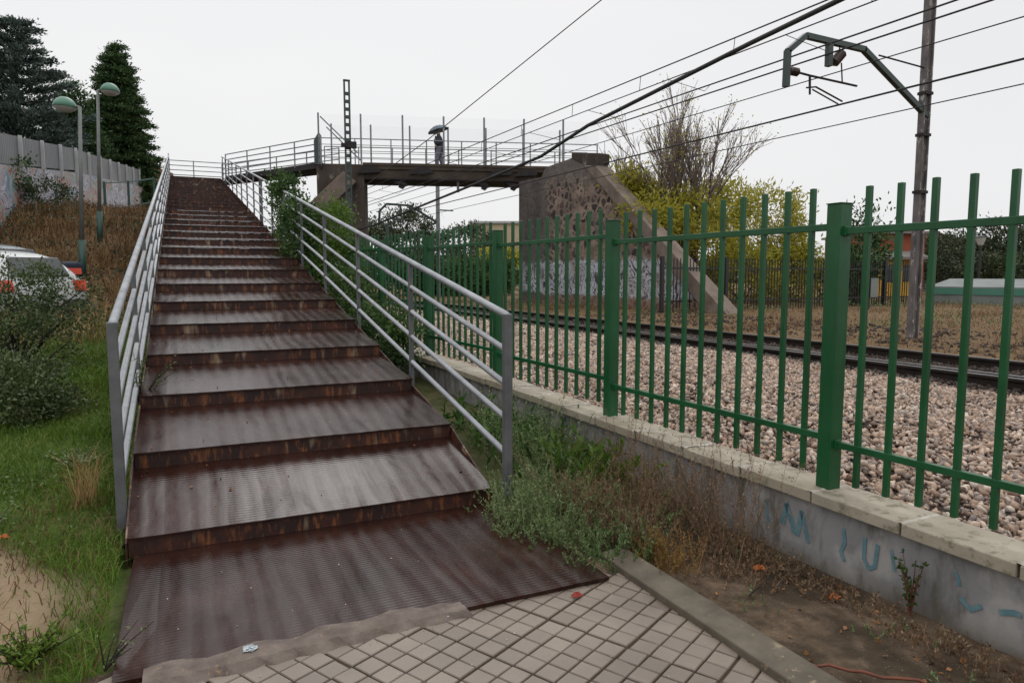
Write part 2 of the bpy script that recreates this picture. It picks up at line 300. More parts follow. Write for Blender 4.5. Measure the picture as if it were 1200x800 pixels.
    M['litter'] = leafmat('fallen_leaves', [(.13, .06, .03), (.22, .11, .04), (.30, .12, .04), (.10, .07, .05)], .1)
    M['orangeleaf'] = leafmat('orange_fallen_leaf', [(.55, .17, .04), (.45, .12, .03)], .2)
    M['redleaf'] = leafmat('red_fallen_leaf', [(.35, .045, .035), (.28, .06, .04)], .2)
    M['crumbs'] = simple('pale_grit', (.45, .42, .38), (.3, .27, .24), 40, .9, 0)
make_mats()

# ------------------------------------------------------------------ builders
def tag(o, label=None, cat=None, group=None, kind=None):
    if label: o['label'] = label
    if cat: o['category'] = cat
    if group: o['group'] = group
    if kind: o['kind'] = kind
    return o
def thing(name, label, cat, loc=(0, 0, 0), group=None, rz=0):
    o = bpy.data.objects.new(name, None); COL.objects.link(o); o.empty_display_size = .2
    o.location = tuple(float(c) for c in loc); o.rotation_euler = (0, 0, rz); return tag(o, label, cat, group)
def wloc(o):
    p = V(0, 0, 0)
    while o is not None: p = p + V(*o.location); o = o.parent
    return p
def npmesh(name, verts, faces_list, mat, parent=None, smooth=False, org=None):
    """faces_list: list of (n,k) int arrays"""
    me = bpy.data.meshes.new(name); verts = np.asarray(verts, np.float32)
    base = org if org is not None else (wloc(parent) if parent is not None else V(0, 0, 0))
    verts = verts - np.asarray(base, np.float32)
    nv = len(verts); loops = np.concatenate([f.ravel() for f in faces_list]).astype(np.int32)
    tot = np.concatenate([np.full(len(f), f.shape[1]) for f in faces_list]).astype(np.int32)
    start = np.concatenate([[0], np.cumsum(tot)[:-1]]).astype(np.int32)
    me.vertices.add(nv); me.vertices.foreach_set('co', verts.ravel())
    me.loops.add(len(loops)); me.loops.foreach_set('vertex_index', loops)
    me.polygons.add(len(tot)); me.polygons.foreach_set('loop_start', start)
    if smooth: me.polygons.foreach_set('use_smooth', np.ones(len(tot), bool))
    me.update(calc_edges=True); me.validate()
    me.materials.append(mat)
    o = bpy.data.objects.new(name, me); COL.objects.link(o)
    if org is not None: o.location = tuple(float(c) for c in org)
    if parent is not None: o.parent = parent
    return o
class MB:
    def __init__(s): s.v = []; s.f = []
    def add(s, vs, fs):
        b = len(s.v); s.v += [tuple(map(float, q)) for q in vs]; s.f += [tuple(i + b for i in f) for f in fs]; return s
    def box(s, x0, y0, z0, x1, y1, z1):
        return s.add([(x0, y0, z0), (x1, y0, z0), (x1, y1, z0), (x0, y1, z0), (x0, y0, z1), (x1, y0, z1), (x1, y1, z1), (x0, y1, z1)],
                     [(0, 3, 2, 1), (4, 5, 6, 7), (0, 1, 5, 4), (1, 2, 6, 5), (2, 3, 7, 6), (3, 0, 4, 7)])
    def beam(s, p, q, w, h=None, up=(0, 0, 1)):
        """box from p to q, w across, h along up"""
        h = h or w; p = V(*p); q = V(*q); d = nrm(q - p); u = V(*up)
        if abs(d @ nrm(u)) > .98: u = V(0, 1, 0)
        a = nrm(np.cross(d, u)); b = np.cross(a, d)
        c = [(-w / 2, -h / 2), (w / 2, -h / 2), (w / 2, h / 2), (-w / 2, h / 2)]
        vs = [e + a * i + b * j for e in (p, q) for i, j in c]
        return s.add(vs, [(0, 3, 2, 1), (4, 5, 6, 7), (0, 1, 5, 4), (1, 2, 6, 5), (2, 3, 7, 6), (3, 0, 4, 7)][:0] + [(0, 1, 2, 3), (7, 6, 5, 4), (0, 4, 5, 1), (1, 5, 6, 2), (2, 6, 7, 3), (3, 7, 4, 0)])
    def tube(s, pts, r, n=8, caps=True):
        pts = [V(*p) for p in pts]; k = len(pts); rs = r if isinstance(r, (list, tuple, np.ndarray)) else [r] * k
        vs = []; 
        for i, p in enumerate(pts):
            d = nrm(pts[min(i + 1, k - 1)] - pts[max(i - 1, 0)])
            u = V(0, 0, 1) if abs(d[2]) < .95 else V(1, 0, 0)
            a = nrm(np.cross(d, u)); b = np.cross(a, d)
            for j in range(n):
                t = 2 * PI * j / n; vs.append(p + (a * math.cos(t) + b * math.sin(t)) * rs[i])
        fs = [(i * n + j, i * n + (j + 1) % n, (i + 1) * n + (j + 1) % n, (i + 1) * n + j) for i in range(k - 1) for j in range(n)]
        if caps: fs += [tuple(range(n - 1, -1, -1)), tuple((k - 1) * n + j for j in range(n))]
        return s.add(vs, fs)
    def prism(s, poly, off):
        """poly: 3-D points of one face, off: extrusion vector"""
        n = len(poly); a = [V(*p) for p in poly]; b = [p + V(*off) for p in a]
        return s.add(a + b, [tuple(range(n)), tuple(range(2 * n - 1, n - 1, -1))] + [(i, i + n, (i + 1) % n + n, (i + 1) % n) for i in range(n)])
    def lathe(s, prof, c, n=16, axis='z'):
        vs = []
        for (r, z) in prof:
            for j in range(n):
                t = 2 * PI * j / n
                p = (r * math.cos(t), r * math.sin(t), z)
                if axis == 'y': p = (p[0], p[2], p[1])
                if axis == 'x': p = (p[2], p[0], p[1])
                vs.append((c[0] + p[0], c[1] + p[1], c[2] + p[2]))
        k = len(prof)
        fs = [(i * n + j, i * n + (j + 1) % n, (i + 1) * n + (j + 1) % n, (i + 1) * n + j) for i in range(k - 1) for j in range(n)]
        return s.add(vs, fs)
    def build(s, name, mat, parent=None, smooth=False, bevel=0, org=None, seg=2):
        me = bpy.data.meshes.new(name)
        base = V(*org) if org is not None else (wloc(parent) if parent is not None else V(0, 0, 0))
        me.from_pydata([tuple(V(*v) - base) for v in s.v], [], s.f); me.update(); me.materials.append(mat)
        if smooth: me.polygons.foreach_set('use_smooth', [True] * len(me.polygons))
        o = bpy.data.objects.new(name, me); COL.objects.link(o)
        if org is not None: o.location = tuple(float(c) for c in org)
        if parent is not None: o.parent = parent
        import bmesh
        bm = bmesh.new(); bm.from_mesh(me); bmesh.ops.recalc_face_normals(bm, faces=bm.faces); bm.to_mesh(me); bm.free()
        if bevel:
            b = o.modifiers.new('bevel', 'BEVEL'); b.width = bevel; b.segments = seg; b.limit_method = 'ANGLE'
        return o
def copy_tree(o, parent=None, loc=None):
    c = o.copy(); COL.objects.link(c)
    if parent is not None: c.parent = parent
    if loc is not None: c.location = tuple(float(q) for q in loc)
    for ch in list(o.children):
        copy_tree(ch, c)
    return c

# leaves as kite-shaped quads
def leaf_arrays(P, D, L, W, flat=0.0):
    """P points (n,3), D directions (n,3), L lengths, W widths"""
    n = len(P); D = D / np.maximum(np.linalg.norm(D, axis=1, keepdims=True), 1e-9)
    R = RNG.normal(size=(n, 3)); R[:, 2] *= (1 - flat)
    S = np.cross(D, R); S /= np.maximum(np.linalg.norm(S, axis=1, keepdims=True), 1e-9)
    Nn = np.cross(S, D); L = np.broadcast_to(L, n)[:, None]; W = np.broadcast_to(W, n)[:, None]
    v = np.empty((n, 4, 3)); v[:, 0] = P; v[:, 1] = P + D * L * .45 + S * W * .5 + Nn * W * .15
    v[:, 2] = P + D * L; v[:, 3] = P + D * L * .45 - S * W * .5 + Nn * W * .15
    f = np.arange(n * 4).reshape(n, 4)
    return v.reshape(-1, 3), f
def leaves(name, P, D, L, W, mat, parent=None, flat=0., org=None):
    v, f = leaf_arrays(np.asarray(P), np.asarray(D), L, W, flat)
    return npmesh(name, v, [f], mat, parent, org=org)
def blades(name, P, H, lean, W, mat, parent=None, org=None):
    """grass blades: bent 2-segment strips"""
    n = len(P); a = RNG.uniform(0, 2 * PI, n); d = np.stack([np.cos(a), np.sin(a), np.zeros(n)], 1)
    H = np.broadcast_to(H, n)[:, None]; lean = (np.broadcast_to(lean, n) * RNG.uniform(.3, 1.5, n))[:, None]; W = np.broadcast_to(W, n)[:, None]
    b = RNG.uniform(0, 2 * PI, n); s = np.stack([np.cos(b), np.sin(b), np.zeros(n)], 1)
    z = np.array([0, 0, 1.]); v = np.empty((n, 5, 3))
    mid = P + z * H * .6 + d * lean * H * .3
    v[:, 0] = P - s * W / 2; v[:, 1] = P + s * W / 2; v[:, 2] = mid + s * W * .35; v[:, 3] = mid - s * W * .35
    v[:, 4] = P + z * H * (1 - lean * .3) + d * lean * H
    i = np.arange(n)[:, None] * 5
    q = i + np.array([[0, 1, 2, 3]]); t = i + np.array([[3, 2, 4]])
    return npmesh(name, v.reshape(-1, 3), [q, t], mat, parent, org=org)

# smooth value noise for placement
class VN:
    def __init__(s, seed): s.g = np.random.default_rng(seed).random((64, 64))
    def __call__(s, x, y):
        x = np.asarray(x, float); y = np.asarray(y, float)
        xi = np.floor(x).astype(int); yi = np.floor(y).astype(int); fx = x - xi; fy = y - yi
        fx = fx * fx * (3 - 2 * fx); fy = fy * fy * (3 - 2 * fy); g = s.g
        a = g[xi % 64, yi % 64]; b = g[(xi + 1) % 64, yi % 64]; c = g[xi % 64, (yi + 1) % 64]; d = g[(xi + 1) % 64, (yi + 1) % 64]
        return (a * (1 - fx) + b * fx) * (1 - fy) + (c * (1 - fx) + d * fx) * fy
vn1, vn2, vn3 = VN(1), VN(2), VN(3)

# ------------------------------------------------------------------ terrain height
def fence_x(y): return 3.112 - .043 * (np.asarray(y, float) - 2.62)
def coping_z(y): return .36 + .018 * np.asarray(y, float)
def HL(y): return np.interp(y, [-20, 3, 5, 8, 12, 16, 20, 23.5, 27.8, 31, 40, 66, 110, 200], [0, 0, .06, .25, .55, .78, 1.0, 1.25, 2.4, 3.8, 4.4, 4.8, 5, 5])
def HM(y): return np.interp(y, [-20, 3, 9, 20, 40, 100], [0, 0, .22, .45, .7, .7])
def HR(y): return np.interp(y, [-20, 2, 9, 15, 40, 200], [.27, .27, .30, .28, .24, .2])
def H(x, y):
    x = np.asarray(x, float); y = np.asarray(y, float)
    xf = fence_x(y); l = HL(y); m = HM(y); r = HR(y)
    side = np.clip((-x - 3.0) / 6, 0, 1)
    l2 = l * (1 - .25 * side * (y < 22))
    h = np.where(x < -.4, l2, np.where(x < 1.9, l2 + (m - l2) * np.clip((x + .4) / 2.3, 0, 1), m))
    t = np.clip((x - 8) / 8, 0, 1)
    right = r + .18 * t * (x > 10.6)
    h = np.where(x > xf + .02, right, h)
    amp = np.where((x > -.45) & (x < 1.95) & (y < 5), 0, .05)
    h = h + amp * (vn1(x * 1.3, y * 1.3) - .5) + amp * .5 * (vn2(x * 4, y * 4) - .5)
    pave = (x < 2.15) & (x > -1.2) & (y < 3.0)
    h = np.where(pave, -.06, h)
    under = (x > -.36) & (x < 1.86) & (y > 2.7) & (y < 9)
    h = np.where(under, np.minimum(h, (y - 4.27) * .18 - .12) * (y > 4.3) + (y <= 4.3) * -.05, h)
    return h

def grid_coords(segs):
    out = []
    for a, b, st in segs: out += list(np.arange(a, b - 1e-6, st))
    out.append(segs[-1][1]); return np.array(out)
xs = grid_coords([(-600, -100, 100), (-100, -30, 10), (-30, -10, 1), (-10, -3, .4), (-3, 4, .08), (4, 12, .35), (12, 30, 1), (30, 100, 10), (100, 700, 100)])
ys = grid_coords([(-40, -5, 5), (-5, 0, 1), (0, 8, .08), (8, 20, .3), (20, 45, 1), (45, 100, 5), (100, 1000, 100)])
X, Y = np.meshgrid(xs, ys, indexing='ij'); Zt = H(X, Y)
nx, ny = len(xs), len(ys); I = np.arange(nx * ny).reshape(nx, ny)
F = np.stack([I[:-1, :-1], I[1:, :-1], I[1:, 1:], I[:-1, 1:]], -1).reshape(-1, 4)
ground = npmesh('ground', np.stack([X, Y, Zt], -1).reshape(-1, 3), [F], M['ground'], smooth=True)
tag(ground, kind='structure')
def sm(a, b, v): return np.clip((v - a) / (b - a), 0, 1)
def zones(x, y):
    left = (x < -.3)
    sandp = sm(.95, .6, np.hypot((x + 1.03) / .62, (y - 3.65) / .95) + .4 * (vn2(x * 3, y * 3) - .5)) * left
    g = np.where(left, 1 - sm(14, 20, y), 0) + np.where((x > 1.8) & (x < 3.1), .45 * sm(3, 4.5, y), 0) + np.where(x > 12, .35 * (vn1(x * .4, y * .4) > .5), 0)
    b = np.where(left, sm(12, 17, y + 3 * (vn1(x, y) - .5)), 0) + np.where(x > 10.6, .85, 0)
    return np.clip(g, 0, 1) * (1 - sandp), sandp * .9, np.clip(b, 0, 1)
zg, zs, zb = zones(X, Y)
ca = ground.data.color_attributes.new('zone', 'FLOAT_COLOR', 'POINT')
ca.data.foreach_set('color', np.stack([zg, zs, zb, np.ones_like(zg)], -1).reshape(-1).astype(np.float32))

# ------------------------------------------------------------------ pavement
def pavement():
    s = .098; gap = .006; ang = math.radians(27.5); c, sn = math.cos(ang), math.sin(ang); mb = MB()
    slab = {}
    for i in range(-36, 44):
        for j in range(-36, 44):
            gi, gj = i * s + (i // 4) * .007, j * s + (j // 4) * .007
            if (i // 4, j // 4) not in slab: slab[(i // 4, j // 4)] = (random.gauss(0, .0022), random.gauss(0, .005), random.gauss(0, .005), random.gauss(0, .006))
            sz, stx, sty, srot = slab[(i // 4, j // 4)]
            cx, cy = (gi * c - gj * sn) + .4, (gi * sn + gj * c) + 2.2
            if not (-1.5 < cx < 2.10 and -.6 < cy < 3.02): continue
            if cx < -.36 and cy > 2.55 + .3 * cx: continue
            dx = max(0, 1 - math.hypot((cx - 1.75) / .55, (cy - 2.35) / .5))
            tz = random.gauss(0, .0012) - .002 * dx; tx = random.gauss(0, .006 + .014 * dx); ty = random.gauss(0, .006 + .014 * dx); h = (s - gap) / 2
            tz += sz; tx += stx; ty += sty; rr = srot * .5 + random.gauss(0, .004 + .012 * dx); 
            vs = []
            for (k, z) in ((1, -.05), (1, -.004), (.93, 0)):
                for a, b in ((-1, -1), (1, -1), (1, 1), (-1, 1)):
                    lx, ly = a * h * k, b * h * k; wx = lx * math.cos(ang + rr) - ly * math.sin(ang + rr); wy = lx * math.sin(ang + rr) + ly * math.cos(ang + rr)
                    vs.append((cx + wx, cy + wy, z + tz + lx * tx + ly * ty))
            if any(v[0] > 2.14 for v in vs[4:8]): continue
            fs = [(8, 9, 10, 11)] + [(l + q, l + (q + 1) % 4, l + 4 + (q + 1) % 4, l + 4 + q) for l in (0, 4) for q in range(4)]
            mb.add(vs, fs)
    o = mb.build('pavement', M['paver']); tag(o, kind='structure')
    j = MB(); j.add([(-1.6, -.7, -.012), (2.02, -.7, -.012), (2.02, 3.05, -.012), (-1.6, 3.05, -.012)], [(0, 1, 2, 3)])
    tag(j.build('pavement_bedding', M['joint']), kind='structure')
pavement()
k = MB()
k.prism([(2.005, .4, -.1), (2.005, .4, .035), (2.165, .4, .045), (2.165, .4, -.1)], (0, 2.76, 0))
kb = k.build('kerb', M['kerb'], bevel=.008); tag(kb, kind='structure')

# ------------------------------------------------------------------ staircase
XL, XR, NS = -.335, 1.845, 30
def yn(n): return {1: 4.27, 2: 5.07}.get(n, 6.07 + 1.13 * (n - 3))
def zn(n): return {1: .112, 2: .40}.get(n, .617 + .2035 * (n - 3))
RI = .105
st = thing('staircase', 'long wet rust-brown steel staircase with grey pipe handrails climbing to the footbridge', 'staircase', (.75, 4.27, 0))
def slope_plate(mb, x0, x1, y0, z0, y1, z1, t, lip=0, nseg=12):
    # slightly dented sheet with thickness
    vs = []; 
    for i in range(nseg + 1):
        x = x0 + (x1 - x0) * i / nseg; w = .0035 * math.sin(i * 2.1 + y0 * 5) + random.gauss(0, .0012)
        vs += [(x, y0 - lip, z0 + w * .3), (x, y0 + .3 * (y1 - y0), z0 + (z1 - z0) * .3 + w), (x, y1, z1 + w * .5), (x, y0 - lip, z0 - t), (x, y1, z1 - t)]
    fs = []
    for i in range(nseg):
        a = i * 5; b = a + 5
        fs += [(a, b, b + 1, a + 1), (a + 1, b + 1, b + 2, a + 2), (a + 3, b + 3, b, a), (a + 4, b + 4, b + 3, a + 3)]
    fs += [(0, 1, 2, 4, 3), tuple(nseg * 5 + q for q in (3, 4, 2, 1, 0))]
    mb.add(vs, fs)
for n in range(1, NS + 1):
    last = n == NS
    y0, z0 = yn(n), zn(n); y1 = yn(n + 1) if not last else y0 + 2.2; z1 = (zn(n + 1) - RI) if not last else z0 + .02
    t = MB(); slope_plate(t, XL, XR, y0, z0, y1 + .006, z1, .012, .018)
    t.build('tread', M['tread'], st)
    r = MB(); zb_ = (zn(n - 1) + 0 if False else z0 - RI) if n > 1 else 0.004
    r.box(XL + .004, y0 + .001, zb_ - .004, XR - .004, y0 + .013, z0 - .013); r.build('riser', M['riser'], st)
# landing plate at the foot
m_ = MB(); slope_plate(m_, XL + .03, XR + .06, 2.90, .022, 4.282, .006, .018, 0, 16); m_.build('foot_plate', M['tread'], st)
for nm, x in (('side_plate', XL - .012), ('side_plate', XR + .001)):
    sp_ = MB(); pts = []
    top = [(yn(n), zn(n) - .02) for n in range(1, NS + 1)]
    poly = [(x, y, z) for y, z in [(yn(1), zn(1) - .03)] + [(yn(2), zn(2) - .03)] + [(yn(NS), zn(NS) - .03), (yn(NS) + 2.2, zn(NS) - .02), (yn(NS) + 2.2, zn(NS) - .35), (yn(NS), zn(NS) - .38), (yn(3), zn(3) - .34), (yn(1) + .3, -.05), (yn(1), -.05)]]
    sp_.prism(poly, (.011, 0, 0)); sp_.build(nm, M['riser'], st)
for yy in (9, 14.5, 20, 25.5, 31, 37):
    c_ = MB(); zt = .617 + .18 * (yy - 6.07) - .36
    for x in (XL + .1, XR - .2): c_.box(x, yy, -.2, x + .12, yy + .12, zt)
    c_.box(XL + .02, yy - .02, zt, XR - .02, yy + .14, zt + .12)
    c_.build('support_frame', M['galv_dark'], st)
def nose(y): return .617 + .18 * (y - 6.07)
OFF = OFF0 = (1.02, .79, .565, .335, .10)
def handrail(x, y0, dz):
    OFF = tuple(o + dz for o in OFF0)
    tn = MB(); ye = 36.7
    for i, o_ in enumerate(OFF):
        r_ = .026 if i == 0 else .021
        p = [(x, y0 + .01, nose(y0) + o_), (x, ye, nose(ye) + o_)]
        tn.tube(p, r_, 10)
    h = tn.build('handrail', M['galv'], st, smooth=True)
    pm = [y0 + 2.13 * q for q in range(0, 16)]
    for i, y in enumerate(pm):
        if y > ye: break
        pb = MB(); w = .027 if i == 0 else .020
        zt = nose(y) + OFF[0] + (.012 if i == 0 else -.03)
        pb.box(x - w - .004 , y - w, nose(y) - .26 if i else -.03 + .12 * (x > 0), x + w - .004, y + w, zt)
        pb.build('post', M['galv_dark'], h, bevel=.004)
    return h
hl = handrail(-.375, 4.58, -.10); hr = handrail(1.90, 4.12, 0)
# cross railing at the head of the stair and its corner posts
tr = MB(); ZT = zn(NS)
for o_ in OFF: tr.tube([(XL - .05, 38.7, ZT + o_), (XR + .2, 38.7, ZT + o_)], .022, 6)
for o_ in OFF: tr.tube([(XL - .05, 36.7, ZT + o_), (XL - .05, 38.7, ZT + o_)], .022, 6)
hh = tr.build('handrail', M['galv_far'], st)
for x, y in ((XL - .05, 38.7), (.7, 38.7), (XR + .2, 38.7)):
    MB().box(x - .025, y - .025, ZT - .2, x + .025, y + .025, ZT + 1.05).build('post', M['galv_far'], hh)
# brown mortar ramp lapping the foot plate
mm = MB(); rows = []
NX = 30
for j, fy in enumerate((0, .25, .5, .75, 1.0)):
    row = []
    for i in range(NX):
        u_ = i / (NX - 1); x = -.20 + 1.32 * u_ + .03 * (j == 4); tap = min(1, (1 - u_) * 6, .35 + u_ * 6)
        ytop = 2.962 + .05 * u_ + .018 * math.sin(i * .9) + random.gauss(0, .006); ybot = 2.80 + .055 * u_ + .010 * math.sin(i * 1.7) + random.gauss(0, .004)
        if u_ > .9: ytop -= (u_ - .9) * .6
        yy = ytop + (ybot - ytop) * fy; hgt = {0: .0215, .25: .030, .5: .037, .75: .026, 1.0: -.006}[fy]
        if fy not in (0, 1.0): hgt = .0245 * (1 - tap) + hgt * tap + random.gauss(0, .0018)
        if fy == .75: yy = min(yy, 2.893)
        row.append((x, yy, hgt))
    rows.append(row)
vs = [p for r in rows for p in r]
mm.add(vs, [(j * NX + i, j * NX + i + 1, (j + 1) * NX + i + 1, (j + 1) * NX + i) for j in range(4) for i in range(NX - 1)])
mr = mm.build('mortar_ramp', M['mortar_dark']); tag(mr, kind='structure')

# ------------------------------------------------------------------ wall with coping
wl = thing('boundary_wall', 'low stained concrete wall with pale coping stones under the green fence', 'wall', (float(fence_x(1.5)), 1.5, 0))
def wx(y): return float(fence_x(y)) - .115     # near face
wm = MB(); Y0, Y1 = -.4, 40.0
segs = np.linspace(Y0, Y1, 60)
vs = []
for y in segs:
    z = float(coping_z(y)) - .066
    vs += [(wx(y), y, -.3), (wx(y) + random.gauss(0, .0015), y, z), (wx(y) + .20, y, z), (wx(y) + .20, y, -.3)]
fs = []
for i in range(len(segs) - 1):
    a = 4 * i; b = a + 4
    fs += [(a, b, b + 1, a + 1), (a + 1, b + 1, b + 2, a + 2), (a + 2, b + 2, b + 3, a + 3)]
fs += [(0, 1, 2, 3), (len(vs) - 1, len(vs) - 2, len(vs) - 3, len(vs) - 4)]
wm.add(vs, fs); wm.build('wall_face', M['wall'], wl)
y = Y0
jm = MB()
while y < Y1:
    ln = .50 if y < 14 else 1.0
    a, b = y + .006, y + ln - .006
    c = MB(); dz = random.gauss(0, .003); dx = random.gauss(0, .004)
    P8 = []
    for yy in (a, b):
        z = float(coping_z(yy)) + dz; x0 = wx(yy) - .04 + dx; x1 = wx(yy) + .245 + dx
        P8 += [(x0, yy, z - .062), (x1, yy, z - .062), (x1, yy, z), (x0, yy, z)]
    c.add(P8, [(0, 1, 2, 3), (7, 6, 5, 4), (0, 4, 5, 1), (1, 5, 6, 2), (2, 6, 7, 3), (3, 7, 4, 0)])
    c.build('coping_stone', M['coping'], wl, bevel=.006)
    if y > .3 and y < 14:
        # thin smeared mortar over the joint
        yy = b + .006; x0 = wx(yy) - .036; k2 = 8; zc_ = float(coping_z(yy)) + .0035
        ws = [random.uniform(.006, .03) * (1 + .8 * math.sin(q * 1.1 + y * 7)) + .004 for q in range(k2)]; wt = [random.uniform(.006, .03) + .004 for q in range(k2)]
        bl = [(x0 + .27 * q / (k2 - 1), yy - ws[q], zc_ - .003 - .018 * ws[q]) for q in range(k2)]; tl_ = [(x0 + .27 * q / (k2 - 1), yy + wt[q], zc_ - .003 + .018 * wt[q]) for q in range(k2)]; ml = [(x0 + .27 * q / (k2 - 1), yy, zc_ + random.uniform(.0, .003)) for q in range(k2)]
        jm.add(bl + ml + tl_, [(q, q + 1, k2 + q + 1, k2 + q) for q in range(k2 - 1)] + [(k2 + q, k2 + q + 1, 2 * k2 + q + 1, 2 * k2 + q) for q in range(k2 - 1)])
    y += ln
jm.build('mortar_joint', M['mortar'], wl, smooth=True)
# faded blue spray strokes on the wall face
gm = MB()
def stroke(pts, w):
    w = w * 1.5
    for ii, (a, b) in enumerate(zip(pts[:-1], pts[1:])):
        (y0, z0), (y1, z1) = a, b; dy, dz = y1 - y0, z1 - z0; L = math.hypot(dy, dz); ny_, nz_ = -dz / L * w / 2, dy / L * w / 2
        q = [(y0 + ny_, z0 + nz_), (y1 + ny_, z1 + nz_), (y1 - ny_, z1 - nz_), (y0 - ny_, z0 - nz_)]
        ex = .3 * w / L; q = [(p_[0] + (dy * ex if k in (1, 2) else -dy * ex), p_[1] + (dz * ex if k in (1, 2) else -dz * ex)) for k, p_ in enumerate(q)]
        gm.add([(wx(yy) - .004 - .0006 * ii, yy, zz) for yy, zz in q], [(0, 1, 2, 3)])
stroke([(2.93, .26), (2.91, .18), (2.90, .15)], .012)
stroke([(2.80, .17), (2.78, .28)], .02); stroke([(2.78, .28), (2.72, .15), (2.70, .16)], .022); stroke([(2.70, .14), (2.68, .27)], .02); stroke([(2.68, .27), (2.63, .12)], .015)
stroke([(2.42, .26), (2.41, .19), (2.43, .14), (2.41, .10)], .013)
stroke([(2.30, .25), (2.30, .15), (2.27, .11), (2.24, .13), (2.23, .24)], .013)
stroke([(2.16, .24), (2.14, .15)], .010)
stroke([(1.86, .25), (1.84, .20)], .010); stroke([(1.83, .14), (1.79, .11), (1.75, .14)], .014)
stroke([(1.67, .15), (1.62, .17), (1.60, .17)], .016)
stroke([(1.56, .26), (1.53, .24)], .01)
gm.build('graffiti', M['bluepaint'], wl)

# ------------------------------------------------------------------ green fence
fn = thing('metal_fence', 'tall green painted bar fence standing on the concrete wall beside the railway', 'fence', (float(fence_x(2.62)), 2.62, .40))
RT = {-1: 1.775, 0: 1.80, 1: 1.850}
def rt(kk): return RT.get(kk, 1.850 + .033 * (kk - 1))
def py(kk): return 2.62 + 2.0 * kk
pbm = None
NP = 18
farbars = MB(); nbar = 0
bar_me = None
for kk in range(-1, NP):
    y = py(kk); x = float(fence_x(y)); zb0 = float(coping_z(y)) - .005; zt = rt(kk if kk >= 0 else -1) + .115
    p = MB(); p.box(x - .043, y - .043, zb0, x + .043, y + .043, zt); p.box(x - .048, y - .048, zt, x + .048, y + .048, zt + .006)
    p.build('fence_post', M['green'], fn, bevel=.004)
    if kk == NP - 1: break
    ya, yb = y + .045, py(kk + 1) - .045; z1 = rt(kk); z0 = z1 - 1.12
    for z in (z0, z1):
        pn = MB(); pn.beam((float(fence_x(ya)), ya, z), (float(fence_x(yb)), yb, z), .03, .036)
        po = pn.build('fence_rail', M['green'], fn, bevel=.003)
        for q in (ya, yb): MB().box(float(fence_x(q)) - .021, q - .012, z - .025, float(fence_x(q)) + .021, q + .012, z + .025).build('end_bracket', M['green'], po, bevel=.003)
    for i in range(1, 12):
        yy = y + 2.0 * i / 12; xx = float(fence_x(yy))
        if kk < 8:
            b = MB(); ln_ = random.gauss(0, .002); b.box(xx - .0135, yy - .0135, z0 - .205, xx + .0135, yy + .0135, z1 + .215 + ln_)
            b.build('fence_bar', M['green'], fn, bevel=.003)
        else: farbars.box(xx - .0135, yy - .0135, z0 - .205, xx + .0135, yy + .0135, z1 + .215)
fb = farbars.build('fence_bar', M['green'], fn); fb['kind'] = 'stuff'

# ------------------------------------------------------------------ ballast
def rocks(name, P, S, mat, flat=.7):
    t = (1 + 5 ** .5) / 2
    iv = np.array([(-1, t, 0), (1, t, 0), (-1, -t, 0), (1, -t, 0), (0, -1, t), (0, 1, t), (0, -1, -t), (0, 1, -t), (t, 0, -1), (t, 0, 1), (-t, 0, -1), (-t, 0, 1)], float); iv /= np.linalg.norm(iv[0])
    fi = np.array([(0, 11, 5), (0, 5, 1), (0, 1, 7), (0, 7, 10), (0, 10, 11), (1, 5, 9), (5, 11, 4), (11, 10, 2), (10, 7, 6), (7, 1, 8), (3, 9, 4), (3, 4, 2), (3, 2, 6), (3, 6, 8), (3, 8, 9), (4, 9, 5), (2, 4, 11), (6, 2, 10), (8, 6, 7), (9, 8, 1)])
    n = len(P); sc_ = np.stack([RNG.uniform(.8, 1.7, n), RNG.uniform(.6, 1.15, n), RNG.uniform(.4, .8, n)], 1) * np.broadcast_to(S, n)[:, None]
    loc = (iv[None] * (1 + RNG.uniform(-.25, .25, (n, 12, 1))) + RNG.uniform(-.33, .33, (n, 12, 3))) * sc_[:, None]
    q = RNG.normal(size=(n, 4)); q /= np.linalg.norm(q, axis=1, keepdims=True); w, x, y, z = q.T
    Rm = np.stack([1 - 2 * (y * y + z * z), 2 * (x * y - z * w), 2 * (x * z + y * w), 2 * (x * y + z * w), 1 - 2 * (x * x + z * z), 2 * (y * z - x * w), 2 * (x * z - y * w), 2 * (y * z + x * w), 1 - 2 * (x * x + y * y)], 1).reshape(n, 3, 3)
    v = np.einsum('nij,nkj->nki', Rm, loc) + P[:, None]
    f = (np.arange(n)[:, None, None] * 12 + fi[None]).reshape(-1, 3)
    return npmesh(name, v.reshape(-1, 3), [f], mat)
def ballast_pts(n, y0, y1, x1=8.0):
    y = RNG.uniform(y0, y1, n); xf = fence_x(y) + .13; x = xf + (x1 - .03 * (y - 4.3) - xf) * RNG.random(n)
    return x, y
def bz(x, y):
    base = H(x, y); mound = .10 * np.exp(-((x - 5.6) / 1.6) ** 2) * (vn1(x * .8, y * .8) + .3)
    sh = .02 * sm(7.2, 7.9, x + .03 * (y - 4.3))
    return base + mound + sh
Pl = []
Sl = []
for n, a, b, s in ((33000, .6, 8, .0195), (17000, 8, 14, .026), (13000, 14, 24, .038), (8000, 24, 42, .055)):
    x, y = ballast_pts(n, a, b); Pl.append(np.stack([x, y, bz(x, y) + RNG.uniform(-.012, .02, n)], 1)); Sl.append(RNG.uniform(.6, 1.5, n) * s)
